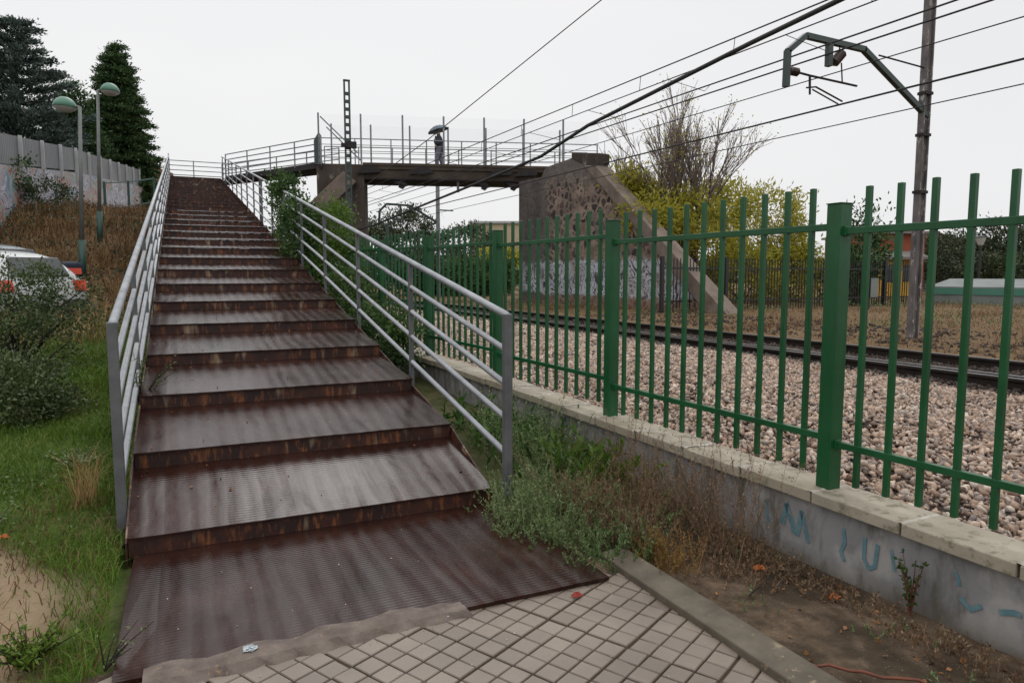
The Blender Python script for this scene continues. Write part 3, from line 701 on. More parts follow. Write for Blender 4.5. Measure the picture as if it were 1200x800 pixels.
# between and beyond the rails
for n, a, b, s in ((11000, -1, 14, .030), (8000, 14, 45, .05)):
    y = RNG.uniform(a, b, n); x = RNG.uniform(7.95, 10.6, n) - .03 * (y - 4.3); Pl.append(np.stack([x, y, .285 - .05 * sm(9.9, 10.6, x) + RNG.uniform(-.012, .02, n)], 1)); Sl.append(RNG.uniform(.75, 1.3, n) * s)
tag(rocks('track_ballast', np.concatenate(Pl), np.concatenate(Sl), M['stone']), 'pinkish beige crushed stone ballast between the wall and the rails', 'ballast', kind='stuff')
n = 1500; y = RNG.uniform(3, 18, n); x = RNG.uniform(10.8, 14, n)
tag(rocks('scattered_stones', np.stack([x, y, H(x, y)], 1), RNG.uniform(.02, .05, n), M['stone']), 'loose stones on the brown verge beyond the track', 'stones', kind='stuff')
tb = MB(); tb.add([(tx0 - .03 * (yy - 4.3), yy, .27) for tx0, yy in ((7.9, -6), (10.7, -6), (10.7, 60), (7.9, 60))], [(0, 1, 2, 3)])
tag(tb.build('trackbed', simple('oily_trackbed', (.022, .016, .014), (.012, .010, .009), 20, .9, .8, .03)), kind='structure')
xs2 = grid_coords([(3, 8.2, .25)]); ys2 = grid_coords([(-2, 44, .6)]); X2, Y2 = np.meshgrid(xs2, ys2, indexing='ij')
X2 = fence_x(Y2) + .1 + (X2 - 3) / 5.2 * (8.1 - .03 * (Y2 - 4.3) - fence_x(Y2) - .1); I2 = np.arange(X2.size).reshape(X2.shape)
tag(npmesh('ballast_bed', np.stack([X2, Y2, bz(X2, Y2) - .008], -1).reshape(-1, 3), [np.stack([I2[:-1, :-1], I2[1:, :-1], I2[1:, 1:], I2[:-1, 1:]], -1).reshape(-1, 4)], simple('ballast_fines', (.055, .038, .030), (.03, .022, .018), 30, .9, .8, .03), smooth=True), kind='structure')

# ------------------------------------------------------------------ track
tk = thing('railway_track', 'dark railway track with two steel rails crossing behind the green fence', 'railway track', (8.9, 4.3, .2))
def tx(x, y): return x - .03 * (y - 4.3)
def rail(x0, z):
    prof = [(-.075, 0), (.075, 0), (.075, .012), (.012, .03), (.012, .12), (.036, .135), (.036, .165), (-.036, .165), (-.036, .135), (-.012, .12), (-.012, .03), (-.075, .012)]
    m = MB(); a, b = -6, 75
    m.prism([(tx(x0, a) + p, a, z + q) for p, q in prof], (tx(0, b) - tx(0, a), b - a, 0)); r = m.build('rail', M['railside'], tk)
    h = MB(); h.prism([(tx(x0, a) + p, a, z + q) for p, q in ((-.033, .1655), (.033, .1655), (.030, .172), (-.030, .172))], (tx(0, b) - tx(0, a), b - a, 0)); h.build('rail_head', M['railtop'], r)
rail(8.16, .262); rail(9.83, .262)
rail(8.42, .255)
for i in range(62):
    y = 2 + .65 * i; s_ = MB(); s_.prism([(tx(7.82, y), y - .12, .15), (tx(7.82, y), y + .12, .15), (tx(7.82, y), y + .1, .259), (tx(7.82, y), y - .1, .259)], (2.55, 0, 0)); s_.build('sleeper', M['sleeper'], tk)

# ------------------------------------------------------------------ footbridge
BP = V(5.22, 29.5, 0); BD = nrm(V(.955, -.295, 0)); BN = V(BD[1], -BD[0], 0) * -1  # BN points away from the camera
if BN[1] < 0: BN = -BN
def B(s, t, z): return BP + BD * s + BN * t + V(0, 0, z)
br = thing('footbridge', 'dark concrete footbridge spanning the railway with thin railings and a stone abutment', 'footbridge', tuple(B(5, 1, 0)))
def bbox(mb, s0, s1, t0, t1, z0, z1):
    mb.prism([B(s0, t0, z0), B(s1, t0, z0), B(s1, t1, z0), B(s0, t1, z0)], (0, 0, z1 - z0))
d = MB(); bbox(d, 1.7, 9.7, 0, 2.1, 5.86, 6.10); bbox(d, 1.7, 8.9, .05, .40, 5.52, 5.86); bbox(d, 1.7, 8.9, 1.7, 2.05, 5.52, 5.86); bbox(d, 1.7, 9.7, -.03, .0, 6.0, 6.12)
dk = d.build('deck', M['deck'], br, bevel=.01)
lf = MB(); bbox(lf, 1.75, 8.5, .03, 2.07, 5.46, 5.52); lf.build('girder_flange', M['soot'], br)
for s in (1.95, 4.05, 7.35, 8.45):
    a = MB(); pts = [B(s - .75, -.05, 5.58)]
    for i in range(9): t = PI * i / 8; pts.append(B(s - .45 * math.cos(t) , -.05, 5.62 + .30 * math.sin(t) * (1 if s > 3 else 1)))
    a.prism([B(s - .5, -.12, 5.66), B(s + .45, -.12, 5.72), B(s + .5, -.12, 5.86), B(s + .2, -.12, 5.97), B(s - .1, -.12, 5.98), B(s - .3, -.12, 5.9)], tuple(BN * .10)); a.build('soot_baffle', M['soot'], br)
for s in (3.2, 6.65, 7.9):
    a = MB(); a.prism([B(s - .32, .1, 5.44), B(s, .1, 5.2), B(s + .3, .1, 5.24), B(s + .1, .1, 5.44)], tuple(BN * .3)); a.prism([B(s - .08, .1, 5.18), B(s + .1, .1, 5.10), B(s + .22, .1, 5.22), B(s, .1, 5.30)], tuple(BN * .25)); a.build('hanging_bracket', M['soot'], br)
a = MB(); c0 = B(5.6, .2, 5.0); a.tube([c0, c0 + V(0, 0, .5)], .06, 8); a.build('drain_pipe', M['galv_dark'], br)
# left pier with sloping flank
lp = MB(); bbox(lp, -.15, 1.75, 0.02, 2.1, 0, 6.05); lp.build('pier', M['conc'], br, bevel=.03)
lq = MB(); lq.prism([B(1.05, -.06, 5.55), B(1.2, -.06, 5.45), B(1.2, -.06, 0), B(-2.6, -.06, 0), B(-2.6, -.06, 2.3)], tuple(BN * .07)); lq.build('flank_wall', M['masonry'], br)
sl = MB(); sl.prism([B(.95, -.30, 5.72), B(1.45, -.30, 5.30), B(-2.6, -.30, 1.6), B(-3.0, -.30, 2.0)], tuple(BN * .34)); sl.build('sloping_coping', M['concpale'], br, bevel=.02)
# right abutment
W0 = V(13.02, 27.11, 0); W1 = V(14.3, 15.3, 0); WT = nrm(W1 - W0); WN = V(-WT[1], WT[0], 0)
if WN[0] < 0: WN = -WN
def Wp(yv, z, off=0): 
    t = (yv - W0[1]) / WT[1]; p = W0 + WT * t + WN * off; return V(p[0], p[1], z)
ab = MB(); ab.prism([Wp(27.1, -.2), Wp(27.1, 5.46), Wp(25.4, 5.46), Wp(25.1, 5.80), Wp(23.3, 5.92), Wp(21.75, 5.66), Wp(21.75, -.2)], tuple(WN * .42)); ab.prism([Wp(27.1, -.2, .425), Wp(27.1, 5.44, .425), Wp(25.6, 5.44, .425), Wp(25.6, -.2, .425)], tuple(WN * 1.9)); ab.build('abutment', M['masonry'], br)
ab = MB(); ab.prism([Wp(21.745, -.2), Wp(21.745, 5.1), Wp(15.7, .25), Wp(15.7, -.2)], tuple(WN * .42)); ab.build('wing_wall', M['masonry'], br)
cp = MB(); cp.prism([Wp(23.35, 5.90, -.03), Wp(23.35, 6.12, -.03), Wp(21.7, 5.86, -.03), Wp(21.7, 5.5, -.03), Wp(22.1, 5.35, -.03)], tuple(WN * .50)); cp.build('cap_block', M['conc'], br, bevel=.03)
cp = MB(); cp.prism([Wp(22.45, 5.52, -.14), Wp(21.75, 5.42, -.14), Wp(15.35, .22, -.14), Wp(16.0, .10, -.14)], tuple(WN * .62)); cp.build('sloping_coping', M['concpale'], br, bevel=.02)
# railings on the deck
def deck_rail(t, s0, s1, tall):
    m = MB()
    for z in (.97, .72, .48, .22): m.tube([B(s0, t, 6.1 + z), B(s1, t, 6.1 + z)], .022 if z > .9 else .014, 6)
    r = m.build('railing', M['galv_far'], br)
    for i in range(int((s1 - s0) / 1.45) + 1):
        q = B(s0 + i * 1.45, t, 6.05); MB().box(q[0] - .02, q[1] - .02, 6.05, q[0] + .02, q[1] + .02, 7.07).build('railing_post', M['galv_far'], r)
    s = s0 + tall
    while s < s1:
        q = B(s, t + .05 * (1 if t > 1 else -1), 6.0); MB().box(q[0] - .03, q[1] - .03, 6.0, q[0] + .03, q[1] + .03, 8.05).build('screen_post', M['galv_far'], r); s += 1.68
    sc_ = MB(); tt = t + (.09 if t > 1 else -.09); sc_.prism([B(s0 + tall, tt, 7.02), B(s1, tt, 7.02), B(s1, tt, 8.0), B(s0 + tall, tt, 8.0)], tuple(BN * .006)); sc_.build('clear_screen', M['net'], r)
    return r
deck_rail(.06, -.05, 11.6, .02); deck_rail(2.0, -.05, 11.6, .3)
dg = MB()
for t in (.0, 2.06): dg.beam(B(0.05, t, 7.9), B(1.5, t, 6.5), .05, .05)
dg.build('diagonal_brace', M['galv_far'], br)
sg = MB(); sg.prism([B(-.22, -.02, 6.0), B(-.02, -.02, 6.0), B(-.02, -.02, 7.3), B(-.22, -.02, 6.95)], tuple(BN * .9)); sg.build('side_panel', M['mastgreen'], br)
# approach walkway from the stair head to the bridge
A0, A1 = V(2.0, 35.4, 6.0), V(5.25, 29.4, 6.0); A2, A3 = V(6.4, 31.5, 6.0), V(2.0, 38.6, 6.0)
wk = MB(); wk.prism([A0, A1, A2, A3], (0, 0, .09)); wk.prism([A0 - V(0, 0, .14), A1 - V(0, 0, .14), A1 + V(.1, .1, -.14), A0 + V(.1, .1, -.14)], (0, 0, .14)); wo = wk.build('approach_walkway', M['soot'], br)
for a_, b_ in ((A0, A1), (A3, A2)):
    m = MB(); dd = b_ - a_
    for z in (1.06, .82, .58, .34): m.tube([a_ + V(0, 0, z), b_ + V(0, 0, z)], .024, 6)
    r = m.build('railing', M['galv_far'], br)
    for i in range(5):
        q = a_ + dd * i / 4; MB().box(q[0] - .025, q[1] - .025, 6.0, q[0] + .025, q[1] + .025, 7.06).build('railing_post', M['galv_far'], r)
for f_ in (.35, .7):
    q = A0 + (A1 - A0) * f_ + V(.15, .1, 0); MB().box(q[0] - .07, q[1] - .07, 0, q[0] + .07, q[1] + .07, 5.86).build('support_column', M['galv_dark'], br)

# ------------------------------------------------------------------ masts
def lattice_mast(name, label, x, y, z0, z1, w, mat, group=None):
    t = thing(name, label, 'mast', (x, y, z0), group)
    m = MB()
    for sx in (-1, 1):
        m.box(x + sx * w / 2 - .025, y - .04, z0, x + sx * w / 2 + .025, y + .04, z1)
    m.build('upright', mat, t)
    z = z0 + .2
    while z < z1 - .25:
        MB().box(x - w / 2 + .025, y - .03, z, x + w / 2 - .025, y + .03, z + .11).build('batten', mat, t); z += .26
    MB().box(x - w / 2 - .03, y - .05, z1, x + w / 2 + .03, y + .05, z1 + .05).build('cap', mat, t)
    return t
lm = lattice_mast('lattice_mast', 'slim ladder-like dark steel mast in front of the left bridge pier', 5.35, 24.8, .2, 8.15, .165, M['mastgreen'])
bx = MB(); bx.box(5.25, 24.65, 5.9, 5.62, 24.75, 6.12); bx.box(5.1, 24.66, 5.92, 5.25, 24.74, 6.05); bx.build('bracket', M['soot'], lm)
# main catenary mast
def Pm(x, z, y=8.45): return V(x, y, z)
MX, MY = 12.05, 8.45
mt = thing('overhead_line_mast', 'tall mottled grey steel mast with a bent dark cantilever arm beyond the track', 'mast', (MX, MY, .15))
m = MB(); 
for sx in (-.075, .075): m.prism([(MX + sx - .012, MY - .06, -.1), (MX + sx + .012, MY - .06, -.1), (MX + sx + .012, MY + .06, -.1), (MX + sx - .012, MY + .06, -.1)], (0.0, 0, 9.6))
m.box(MX - .063, MY - .012, -.1, MX + .063, MY + .012, 9.4)
m.build('mast_column', M['pole'], mt)
for z in (3.0, 4.0, 4.72, 6.6): MB().box(MX - .105, MY - .08, z, MX + .105, MY + .08, z + .05).build('clamp', M['soot'], mt)
MB().prism([(MX + .16, MY, 0), (MX + .18, MY, 0), (MX + .18, MY + .03, 0), (MX + .16, MY + .03, 0)], (0, 0, 3.0)).build('conduit', M['panelpost'], mt)
def apix(u, v, yy=MY):   # point on the arm's own vertical plane (world Y = yy)
    cy, sy = math.cos(YAW), math.sin(YAW); R_ = V(cy, -sy, 0); F0_ = V(sy, cy, 0)
    Fv = F0_ * math.cos(PITCH) - V(0, 0, math.sin(PITCH)); Uv = F0_ * math.sin(PITCH) + V(0, 0, math.cos(PITCH))
    d_ = Fv + R_ * (u - 600) / 820 + Uv * (400 - v) / 820; return V(0, 0, CAMH) + d_ * (yy / d_[1])
arm = [apix(*q) for q in ((921, 102), (923, 60), (944, 42), (1012, 58), (1086, 136))]
m = MB()
for a_, b_ in zip(arm[:-1], arm[1:]): m.beam(a_, b_ + (b_ - a_) * .02, .085, .085, (0, 1, 0))
m.build('cantilever_arm', M['mastgreen'], mt)
m = MB(); m.beam(apix(972, 50), apix(971, 78), .09, .09, (0, 1, 0)); m.build('drop_bracket', M['mastgreen'], mt)
def insulator(a_, b_, r, parent, k=5):
    m = MB(); pts = []; rs = []
    for i in range(k * 2 + 1): pts.append(a_ + (b_ - a_) * i / (k * 2)); rs.append(r if i % 2 else r * .55)
    m.tube(pts, rs, 8); m.build('insulator', M['insul'], parent, smooth=True)
insulator(apix(977, 74), apix(987, 62), .09, mt); insulator(apix(925, 83), apix(935, 85), .07, mt)
m = MB(); m.tube([apix(935, 85), apix(950, 89), apix(1004, 101)], .018, 6); m.tube([apix(986, 74), apix(987, 97)], .012, 6); m.tube([apix(984, 55), apix(984, 64)], .012, 6)
m.tube([apix(949, 90), apix(949, 103)], .02, 6); m.tube([apix(945, 103), apix(956, 102), apix(987, 119)], .014, 6); m.tube([apix(952, 105), apix(982, 122)], .012, 6); m.tube([apix(949, 103), apix(949, 111)], .018, 6)
m.tube([apix(1030, 65), apix(1052, 71), apix(1088, 81)], .014, 6)
m.build('steady_arm', M['soot'], mt)
MB().box(MX - .16, MY - .2, -.05, MX + .22, MY + .22, .24).build('footing', M['soot'], mt)
# second mast seen under and above the bridge
m2 = thing('overhead_line_mast', 'thin distant grey mast with a cantilever seen under the bridge deck', 'mast', (12, 34.6, .2))
m = MB(); m.box(11.92, 34.52, .1, 12.08, 34.68, 6.25); m.build('mast_column', M['galv_far'], m2)
m = MB(); am = [apix(*q, yy=34.6) for q in ((444, 262), (445, 247), (453, 239), (480, 241), (511, 260))]
for a_, b_ in zip(am[:-1], am[1:]): m.beam(a_, b_, .10, .10, (0, 1, 0))
m.beam(apix(469, 241, 34.6), apix(469, 250, 34.6), .08, .08); m.beam(apix(512, 246, 34.6), apix(531, 247, 34.6), .06, .06)
m.build('cantilever_arm', M['mastgreen'], m2)
m3 = thing('overhead_line_mast', 'smallest farthest dark mast above the treetops under the bridge', 'mast', (12, 55, .2))
p_ = apix(454, 262, 55); m = MB(); m.box(p_[0] - .12, 54.9, .2, p_[0] + .12, 55.1, p_[2]); m.build('mast_column', M['mastgreen'], m3)
m = MB(); m.beam(apix(452, 256, 55), apix(476, 257, 55), .1, .1); m.beam(apix(461, 257, 55), apix(461, 262, 55), .1, .1); m.build('cantilever_arm', M['mastgreen'], m3)

# wires (each defined by its own plan offset x at y=8 and its height)
def wire(name, label, x, z0, r, cat='wire', sag=None, a=-14, b=95, group='overhead line wires', mat=None):
    pts = []; ysw = np.linspace(a, b, 40) if sag is None else sag
    if sag is None: pts = [(x - .03 * (y - 8), y, z0) for y in ysw]
    else: pts = [(x - .03 * (y - 8), y, z) for y, z in sag]
    m = MB(); m.tube(pts, r, 5, False); o = m.build(name, mat or M['wire'], smooth=True, org=pts[0]); tag(o, label, cat, group)
    return o
wire('catenary_wire', 'thin dark wire, uppermost of the pair that crosses just above the thick cable', 8, 5.24, .012)
wire('catenary_wire', 'thin wire with droppers running just beneath the uppermost overhead wire', 8, 4.99, .010)
wire('catenary_wire', 'upper of two close parallel wires passing over the bent arm of the mast', 9, 5.03, .014)
wire('catenary_wire', 'dark wire passing the mast just below the arm top, lower of the close pair', 9.6, 5.10, .015)
wire('catenary_wire', 'single grey wire crossing the mast between the arm and the steady arm', 10, 4.90, .010)
wire('contact_wire', 'grey double contact wire touching the steady arm beside the mast', 10, 4.36, .017)
wire('catenary_wire', 'lowest grey wire passing the mast near the foot of its bent arm', 11, 4.28, .010)
wire('feeder_cable', 'thick black sagging cable running down behind the bridge girder', 7, 0, .034, 'cable',
     [(-8, 5.95), (-2, 5.35), (2, 5.02), (7.45, 4.64), (11.4, 4.30), (13.2, 4.00), (16, 3.85), (20, 3.66), (25.7, 3.38), (32, 3.25), (50, 3.2)], group=None)
def wpair(x, z, y): return V(x - .03 * (y - 8), y, z)
for i, y in enumerate(np.arange(4.0, 34, 2.4)):
    m = MB(); m.tube([wpair(8, 5.24, y), wpair(8, 4.99, y + .03)], .007, 4)
    o = m.build('wire_dropper', M['wire'], org=wpair(8, 4.99, y)); tag(o, 'short vertical dropper joining the two uppermost overhead wires', 'dropper', 'droppers between the two uppermost wires')
for i, y in enumerate(np.arange(5.2, 34, 2.6)):
    m = MB(); m.tube([wpair(8, 4.99, y), (wpair(8.5, 4.99, y) + wpair(9, 5.03, y)) / 2 + V(.1, .03, -.12), wpair(9, 5.03, y + .05)], .006, 4)
    o = m.build('wire_dropper', M['wire'], org=wpair(8, 4.99, y)); tag(o, 'thin curved jumper hanging between the second and third overhead wires', 'dropper', 'jumpers between the second and third wires')
ym = [V(5.35, 24.75, 4.15), V(5.45, 24.4, 4.35)]
def cpx(u, v, dd):
    cy, sy = math.cos(YAW), math.sin(YAW); R_ = V(cy, -sy, 0); F0_ = V(sy, cy, 0)
    Fv = F0_ * math.cos(PITCH) - V(0, 0, math.sin(PITCH)); Uv = F0_ * math.sin(PITCH) + V(0, 0, math.cos(PITCH))
    return V(0, 0, CAMH) + (Fv + R_ * (u - 600) / 820 + Uv * (400 - v) / 820) * dd
m = MB(); m.tube([cpx(414, 228, 24.6), cpx(500, 165, 22), cpx(705, 0, 17), cpx(705, 0, 17) + (cpx(705, 0, 17) - cpx(500, 165, 22)) * .8], .014, 5); o = m.build('stay_wire', M['wire'], org=cpx(414, 228, 24.6)); tag(o, 'lone straight grey wire rising steeply right from the ladder-like mast', 'wire')

# ------------------------------------------------------------------ lamps at left
def street_lamp(x, y, z, top, side, label):
    t = thing('street_lamp', label, 'street lamp', (x, y, z), 'green hooded street lamps on the bank')
    MB().tube([(x, y, z - .1), (x, y, z + 1.3)], .095, 12).build('post_base', M['lampdark'], t, smooth=True)
    MB().tube([(x, y, z + 1.3), (x, y, top - .05)], [.06, .045], 12).build('post', M['polegrey'], t, smooth=True)
    cy, sy = math.cos(YAW), math.sin(YAW); dr = V(cy, -sy, 0) * side
    a = V(x, y, top - .05); c = a + dr * .42
    MB().tube([a, a + dr * .14 + V(0, 0, .01)], .035, 8).build('arm', M['polegrey'], t)
    h = MB(); h.lathe([(.01, .28), (.11, .265), (.20, .21), (.275, .11), (.31, 0), (.30, -.01)], c + V(0, 0, -.02), 18); hd = h.build('lamp_hood', M['lampgreen'], t, smooth=True)
    h = MB(); h.lathe([(.29, -.012), (.26, -.05), (.16, -.12), (.01, -.15)], c + V(0, 0, -.02), 18); h.build('lamp_lens', M['lens'], t, smooth=True); t.rotation_euler = (0, .035, 0)
p = cpx(97, 335, 20); street_lamp(p[0], p[1], p[2], cpx(95, 127, 20)[2], -1, 'nearer lamp post whose green dome hood points left, thick dark green base')
p = cpx(117, 285, 24.5); street_lamp(p[0], p[1], p[2] - .2, cpx(116, 108, 24.5)[2], 1, 'farther, thinner lamp post whose small green hood points right')

# ------------------------------------------------------------------ left background wall
LW0, LWd = V(-5.6, 29.1, 0), nrm(V(math.sin(math.radians(5)), math.cos(math.radians(5)), 0)); LWn = V(-LWd[1], LWd[0], 0)
lw = thing('graffiti_wall', 'long spray painted wall topped with grey sheet panels at the top of the bank', 'wall', tuple(LW0 + V(0, 0, 4)))
def LP(s, z, off=0): p = LW0 + LWd * s + LWn * off; return V(p[0], p[1], z)
def ztop(s): return 6.35 + s * .115 if s < 12 else 7.73 + (s - 12) * .09
m = MB(); m.prism([LP(-12, 2.5), LP(40, 2.5), LP(40, ztop(40) - 1.3), LP(12, ztop(12) - 1.15), LP(-12, ztop(-12) - 1.0)], tuple(LWn * .25)); m.build('painted_wall', M['graffiti'], lw)
s = -12
while s < 40:
    z0, z1 = ztop(s), ztop(s + 3); hgt = 1.0 if s < 12 else 1.3
    m = MB(); m.prism([LP(s + .1, z0 - hgt - .05, .05), LP(s + 2.9, z1 - hgt - .05, .05), LP(s + 2.9, z1, .05), LP(s + .1, z0, .05)], tuple(LWn * .06)); m.build('sheet_panel', M['panel'], lw)
    q = LP(s, 0, -.02); MB().box(q[0] - .06, q[1] - .06, z0 - hgt - .45, q[0] + .06, q[1] + .06, z0 + .04).build('panel_post', M['panelpost'], lw)
    s += 3
gf = thing('mesh_fence', 'small dark green framed fence in front of the graffiti wall', 'fence', tuple(LP(8, 4.4, -1.5)))
m = MB(); pp = [cpx(66, 222, 30), cpx(122, 213, 34), cpx(150, 212, 37), cpx(180, 208, 40)]
for i, q in enumerate(pp): MB().box(q[0] - .06, q[1] - .06, q[2] - 2.2, q[0] + .06, q[1] + .06, q[2]).build('fence_post', M['lampdark'], gf)
for a_, b_ in zip(pp[1:-1], pp[2:]):
    m.beam(a_ - V(0, 0, .06), b_ - V(0, 0, .06), .05, .06); m.beam(a_ - V(0, 0, 1.35), b_ - V(0, 0, 1.35), .05, .06)
m.build('fence_rail', M['lampdark'], gf)
# small pink-walled house behind it
hs = thing('house', 'low pinkish house with a dark roof edge at the end of the graffiti wall', 'house', tuple(cpx(165, 250, 70)))
c = cpx(166, 215, 70); m = MB(); m.box(c[0] - 6, c[1], 4, c[0] + 2.2, c[1] + 6, c[2] + 1.0); m.build('wall', M['cream'], hs)
m = MB(); m.prism([(c[0] - 6.5, c[1] - .5, c[2] + 1.0), (c[0] + 2.9, c[1] - .5, c[2] + .8), (c[0] + 2.9, c[1] - .5, c[2] + 1.1), (c[0] - 2, c[1] - .5, c[2] + 2.8), (c[0] - 6.5, c[1] - .5, c[2] + 2.4)], (0, 7, 0)); m.build('roof', M['tile'], hs)

# ------------------------------------------------------------------ plants: generators
def branch_tree(base, height, spread, n_main, depth, r0, seed, upright=.7, ratio=.72, kids=3):
    rnd = random.Random(seed); segs = []; tips = []
    def go(p, d, L, r, k):
        q = p + d * L * .5 + V(rnd.gauss(0, .04), rnd.gauss(0, .04), 0) * L; e = q + nrm(d + V(rnd.gauss(0, .12), rnd.gauss(0, .12), .08)) * L * .5
        segs.append(([p, q, e], [r, r * .85, r * .7])); tips.append((e, nrm(e - q), k))
        if k == 0: return
        for i in range(kids if k > 1 else kids + 1):
            nd = nrm(d * upright + V(rnd.gauss(0, 1), rnd.gauss(0, 1), rnd.gauss(.25, .6)) * spread)
            st = p + (e - p) * rnd.uniform(.45, 1.0) if i else e
            go(st, nd, L * rnd.uniform(ratio - .12, ratio + .1), r * .62, k - 1)
    for i in range(n_main):
        a = 2 * PI * i / n_main + rnd.uniform(-.4, .4); d = nrm(V(math.cos(a) * spread * .8, math.sin(a) * spread * .8, 1))
        go(base + V(math.cos(a), math.sin(a), 0) * r0 * 1.2, d, height * rnd.uniform(.30, .42), r0, depth)
    return segs, tips
def seg_mesh(name, segs, mat, parent, n=4):
    m = MB()
    for p, r in segs: m.tube(p, r, n if max(r) < .05 else 7, False)
    return m.build(name, mat, parent, smooth=True)
def cloud(c, rad, n, shell=.0):
    """random points inside an ellipsoid"""
    d = RNG.normal(size=(n, 3)); d /= np.linalg.norm(d, axis=1, keepdims=True); r = RNG.random(n) ** (1 / 3)
    r = shell + (1 - shell) * r; return np.asarray(c) + d * r[:, None] * np.asarray(rad), d
def clumpy(c, rad, nclump, per, cr, up=.4):
    """clumps of leaves through a volume"""
    C_, D_ = cloud(c, rad, nclump, .45); P = []; D = []
    for a, b in zip(C_, D_):
        s = cr * RNG.uniform(.6, 1.35); q = RNG.normal(size=(per, 3)) * s * np.array([.5, .5, .38]); P.append(a + q)
        D.append(b[None] * .6 + RNG.normal(size=(per, 3)) * .7 + np.array([0, 0, up]))
    return np.concatenate(P), np.concatenate(D), C_
def shrub(name, label, cat, base, c, rad, nclump, per, cr, L, W, mat, group=None, up=.4, stems=7, bark='bark_dark'):
    t = thing(name, label, cat, base, group)
    P, D, C_ = clumpy(c, rad, nclump, per, cr, up); gz = H(P[:, 0], P[:, 1]); k = P[:, 2] > gz + .01; P, D = P[k], D[k]
    leaves('foliage', P, D, RNG.uniform(.6, 1.3, len(P)) * L, RNG.uniform(.7, 1.2, len(P)) * W, mat, t)
    m = MB()
    for i in RNG.choice(len(C_), min(stems, len(C_)), replace=False):
        e = C_[i]; b = V(*base); mid = (b + e) / 2 + RNG.normal(size=3) * .08 * np.linalg.norm(e - b); m.tube([b, mid, e], [.02, .014, .006], 5, False)
    m.build('stem', M[bark], t, smooth=True); return t

# conifers at left
def conifer(name, label, base, height, z_low, radius, mat, levels, per, L, W, shape, droop, seed, cr=.5, group='conifers behind the wall'):
    rnd = random.Random(seed); t = thing(name, label, 'tree', base, group); b = V(*base)
    MB().tube([b, b + V(0, 0, height * .6), b + V(0, 0, height * .97)], [.32, .2, .03], 8).build('trunk', M['bark_dark'], t, smooth=True)
    P = []; D = []; bm_ = MB()
    for i in range(levels):
        f = i / (levels - 1); z = z_low + (height - z_low) * f; R_ = radius * shape(f)
        nb = max(4, int(11 * (R_ / radius) + 3))
        a0 = rnd.uniform(0, 6.3)
        for j in range(nb):
            a = a0 + 2 * PI * j / nb + rnd.uniform(-.25, .25); d = V(math.cos(a), math.sin(a), 0); rl = R_ * rnd.uniform(.72, 1.14)
            tip = b + V(0, 0, z + rl * droop + rnd.uniform(-.25, .35)) + d * rl; st = b + V(0, 0, z + .1)
            bm_.tube([st, tip], [.04, .01], 4, False)
            npnt = int(per * (.35 + rl / radius)); u = RNG.random(npnt) ** .55
            q = st + (tip - st) * u[:, None] + RNG.normal(size=(npnt, 3)) * np.array([cr, cr, cr * .42]) * (.35 + .65 * (1 - u[:, None] * .55))
            P.append(q); D.append(d * 1.0 + RNG.normal(size=(npnt, 3)) * .55 + np.array([0, 0, .55]))
    P = np.concatenate(P); D = np.concatenate(D)
    leaves('crown', P, D, RNG.uniform(.6, 1.4, len(P)) * L, RNG.uniform(.7, 1.2, len(P)) * W, mat, t)
    bm_.build('limb', M['bark_dark'], t); return t
c1 = cpx(32, 300, 44); c1[2] = 4.2
conifer('cedar_tree', 'broad blue-grey conifer with upturned tips, leftmost tree behind the wall', c1, cpx(32, 38, 44)[2] - 4.2, 1.6, 4.5, M['cedar'], 19, 430, .22, .09, lambda f: (1 - f) ** .48 * (.84 + .16 * math.sin(f * 21)) + .04, .30, 3, .27)
c2 = cpx(147, 300, 56); c2[2] = 4.4
conifer('conifer_tree', 'narrower dark green cone-shaped conifer right of the blue-grey one', c2, cpx(143, 66, 56)[2] - 4.4, 2.6, 2.55, M['cypress'], 24, 400, .24, .10, lambda f: (1 - f ** 1.7) ** .75 * (.9 + .12 * math.sin(f * 24)) + .13, -.12, 5, .34)
c3 = cpx(96, 300, 50); c3[2] = 4.2
conifer('conifer_tree', 'shorter dark conifer filling the gap between the two big ones', c3, cpx(96, 108, 50)[2] - 4.2, 1.2, 2.6, M['cypress'], 14, 220, .25, .11, lambda f: (1 - f) ** .6 + .05, .05, 8, .45)

# the bare tree beyond the abutment
def bare_tree(base, h, label, seed, n_main=5, depth=5, group=None, leafn=900, spread=.42):
    t = thing('bare_tree', label, 'tree', base, group); segs, tips = branch_tree(V(*base), h, spread, n_main, depth, .10, seed, 1.2, .75, 3)
    seg_mesh('trunk', [s for s in segs if max(s[1]) > .035], M['bark'], t); seg_mesh('twigs', [s for s in segs if max(s[1]) <= .035], M['twig'], t, 3)
    T = np.array([q[0] for q in tips if q[2] <= 1]); i = RNG.choice(len(T), min(leafn, len(T))); P = T[i] + RNG.normal(size=(len(i), 3)) * .12
    leaves('leaves', P, RNG.normal(size=P.shape), .09, .05, M['yellowleaf'], t); return t
b = cpx(800, 356, 26); b[2] = .5
bare_tree(b, 6.7, 'tall leafless many-stemmed tree just right of the stone abutment', 11, 5, 5, spread=.27, leafn=1500)
b = cpx(745, 350, 31); b[2] = .5
bare_tree(b, 5.6, 'smaller leafless tree rising behind the stone abutment steps', 12, 5, 4, leafn=500, spread=.27)
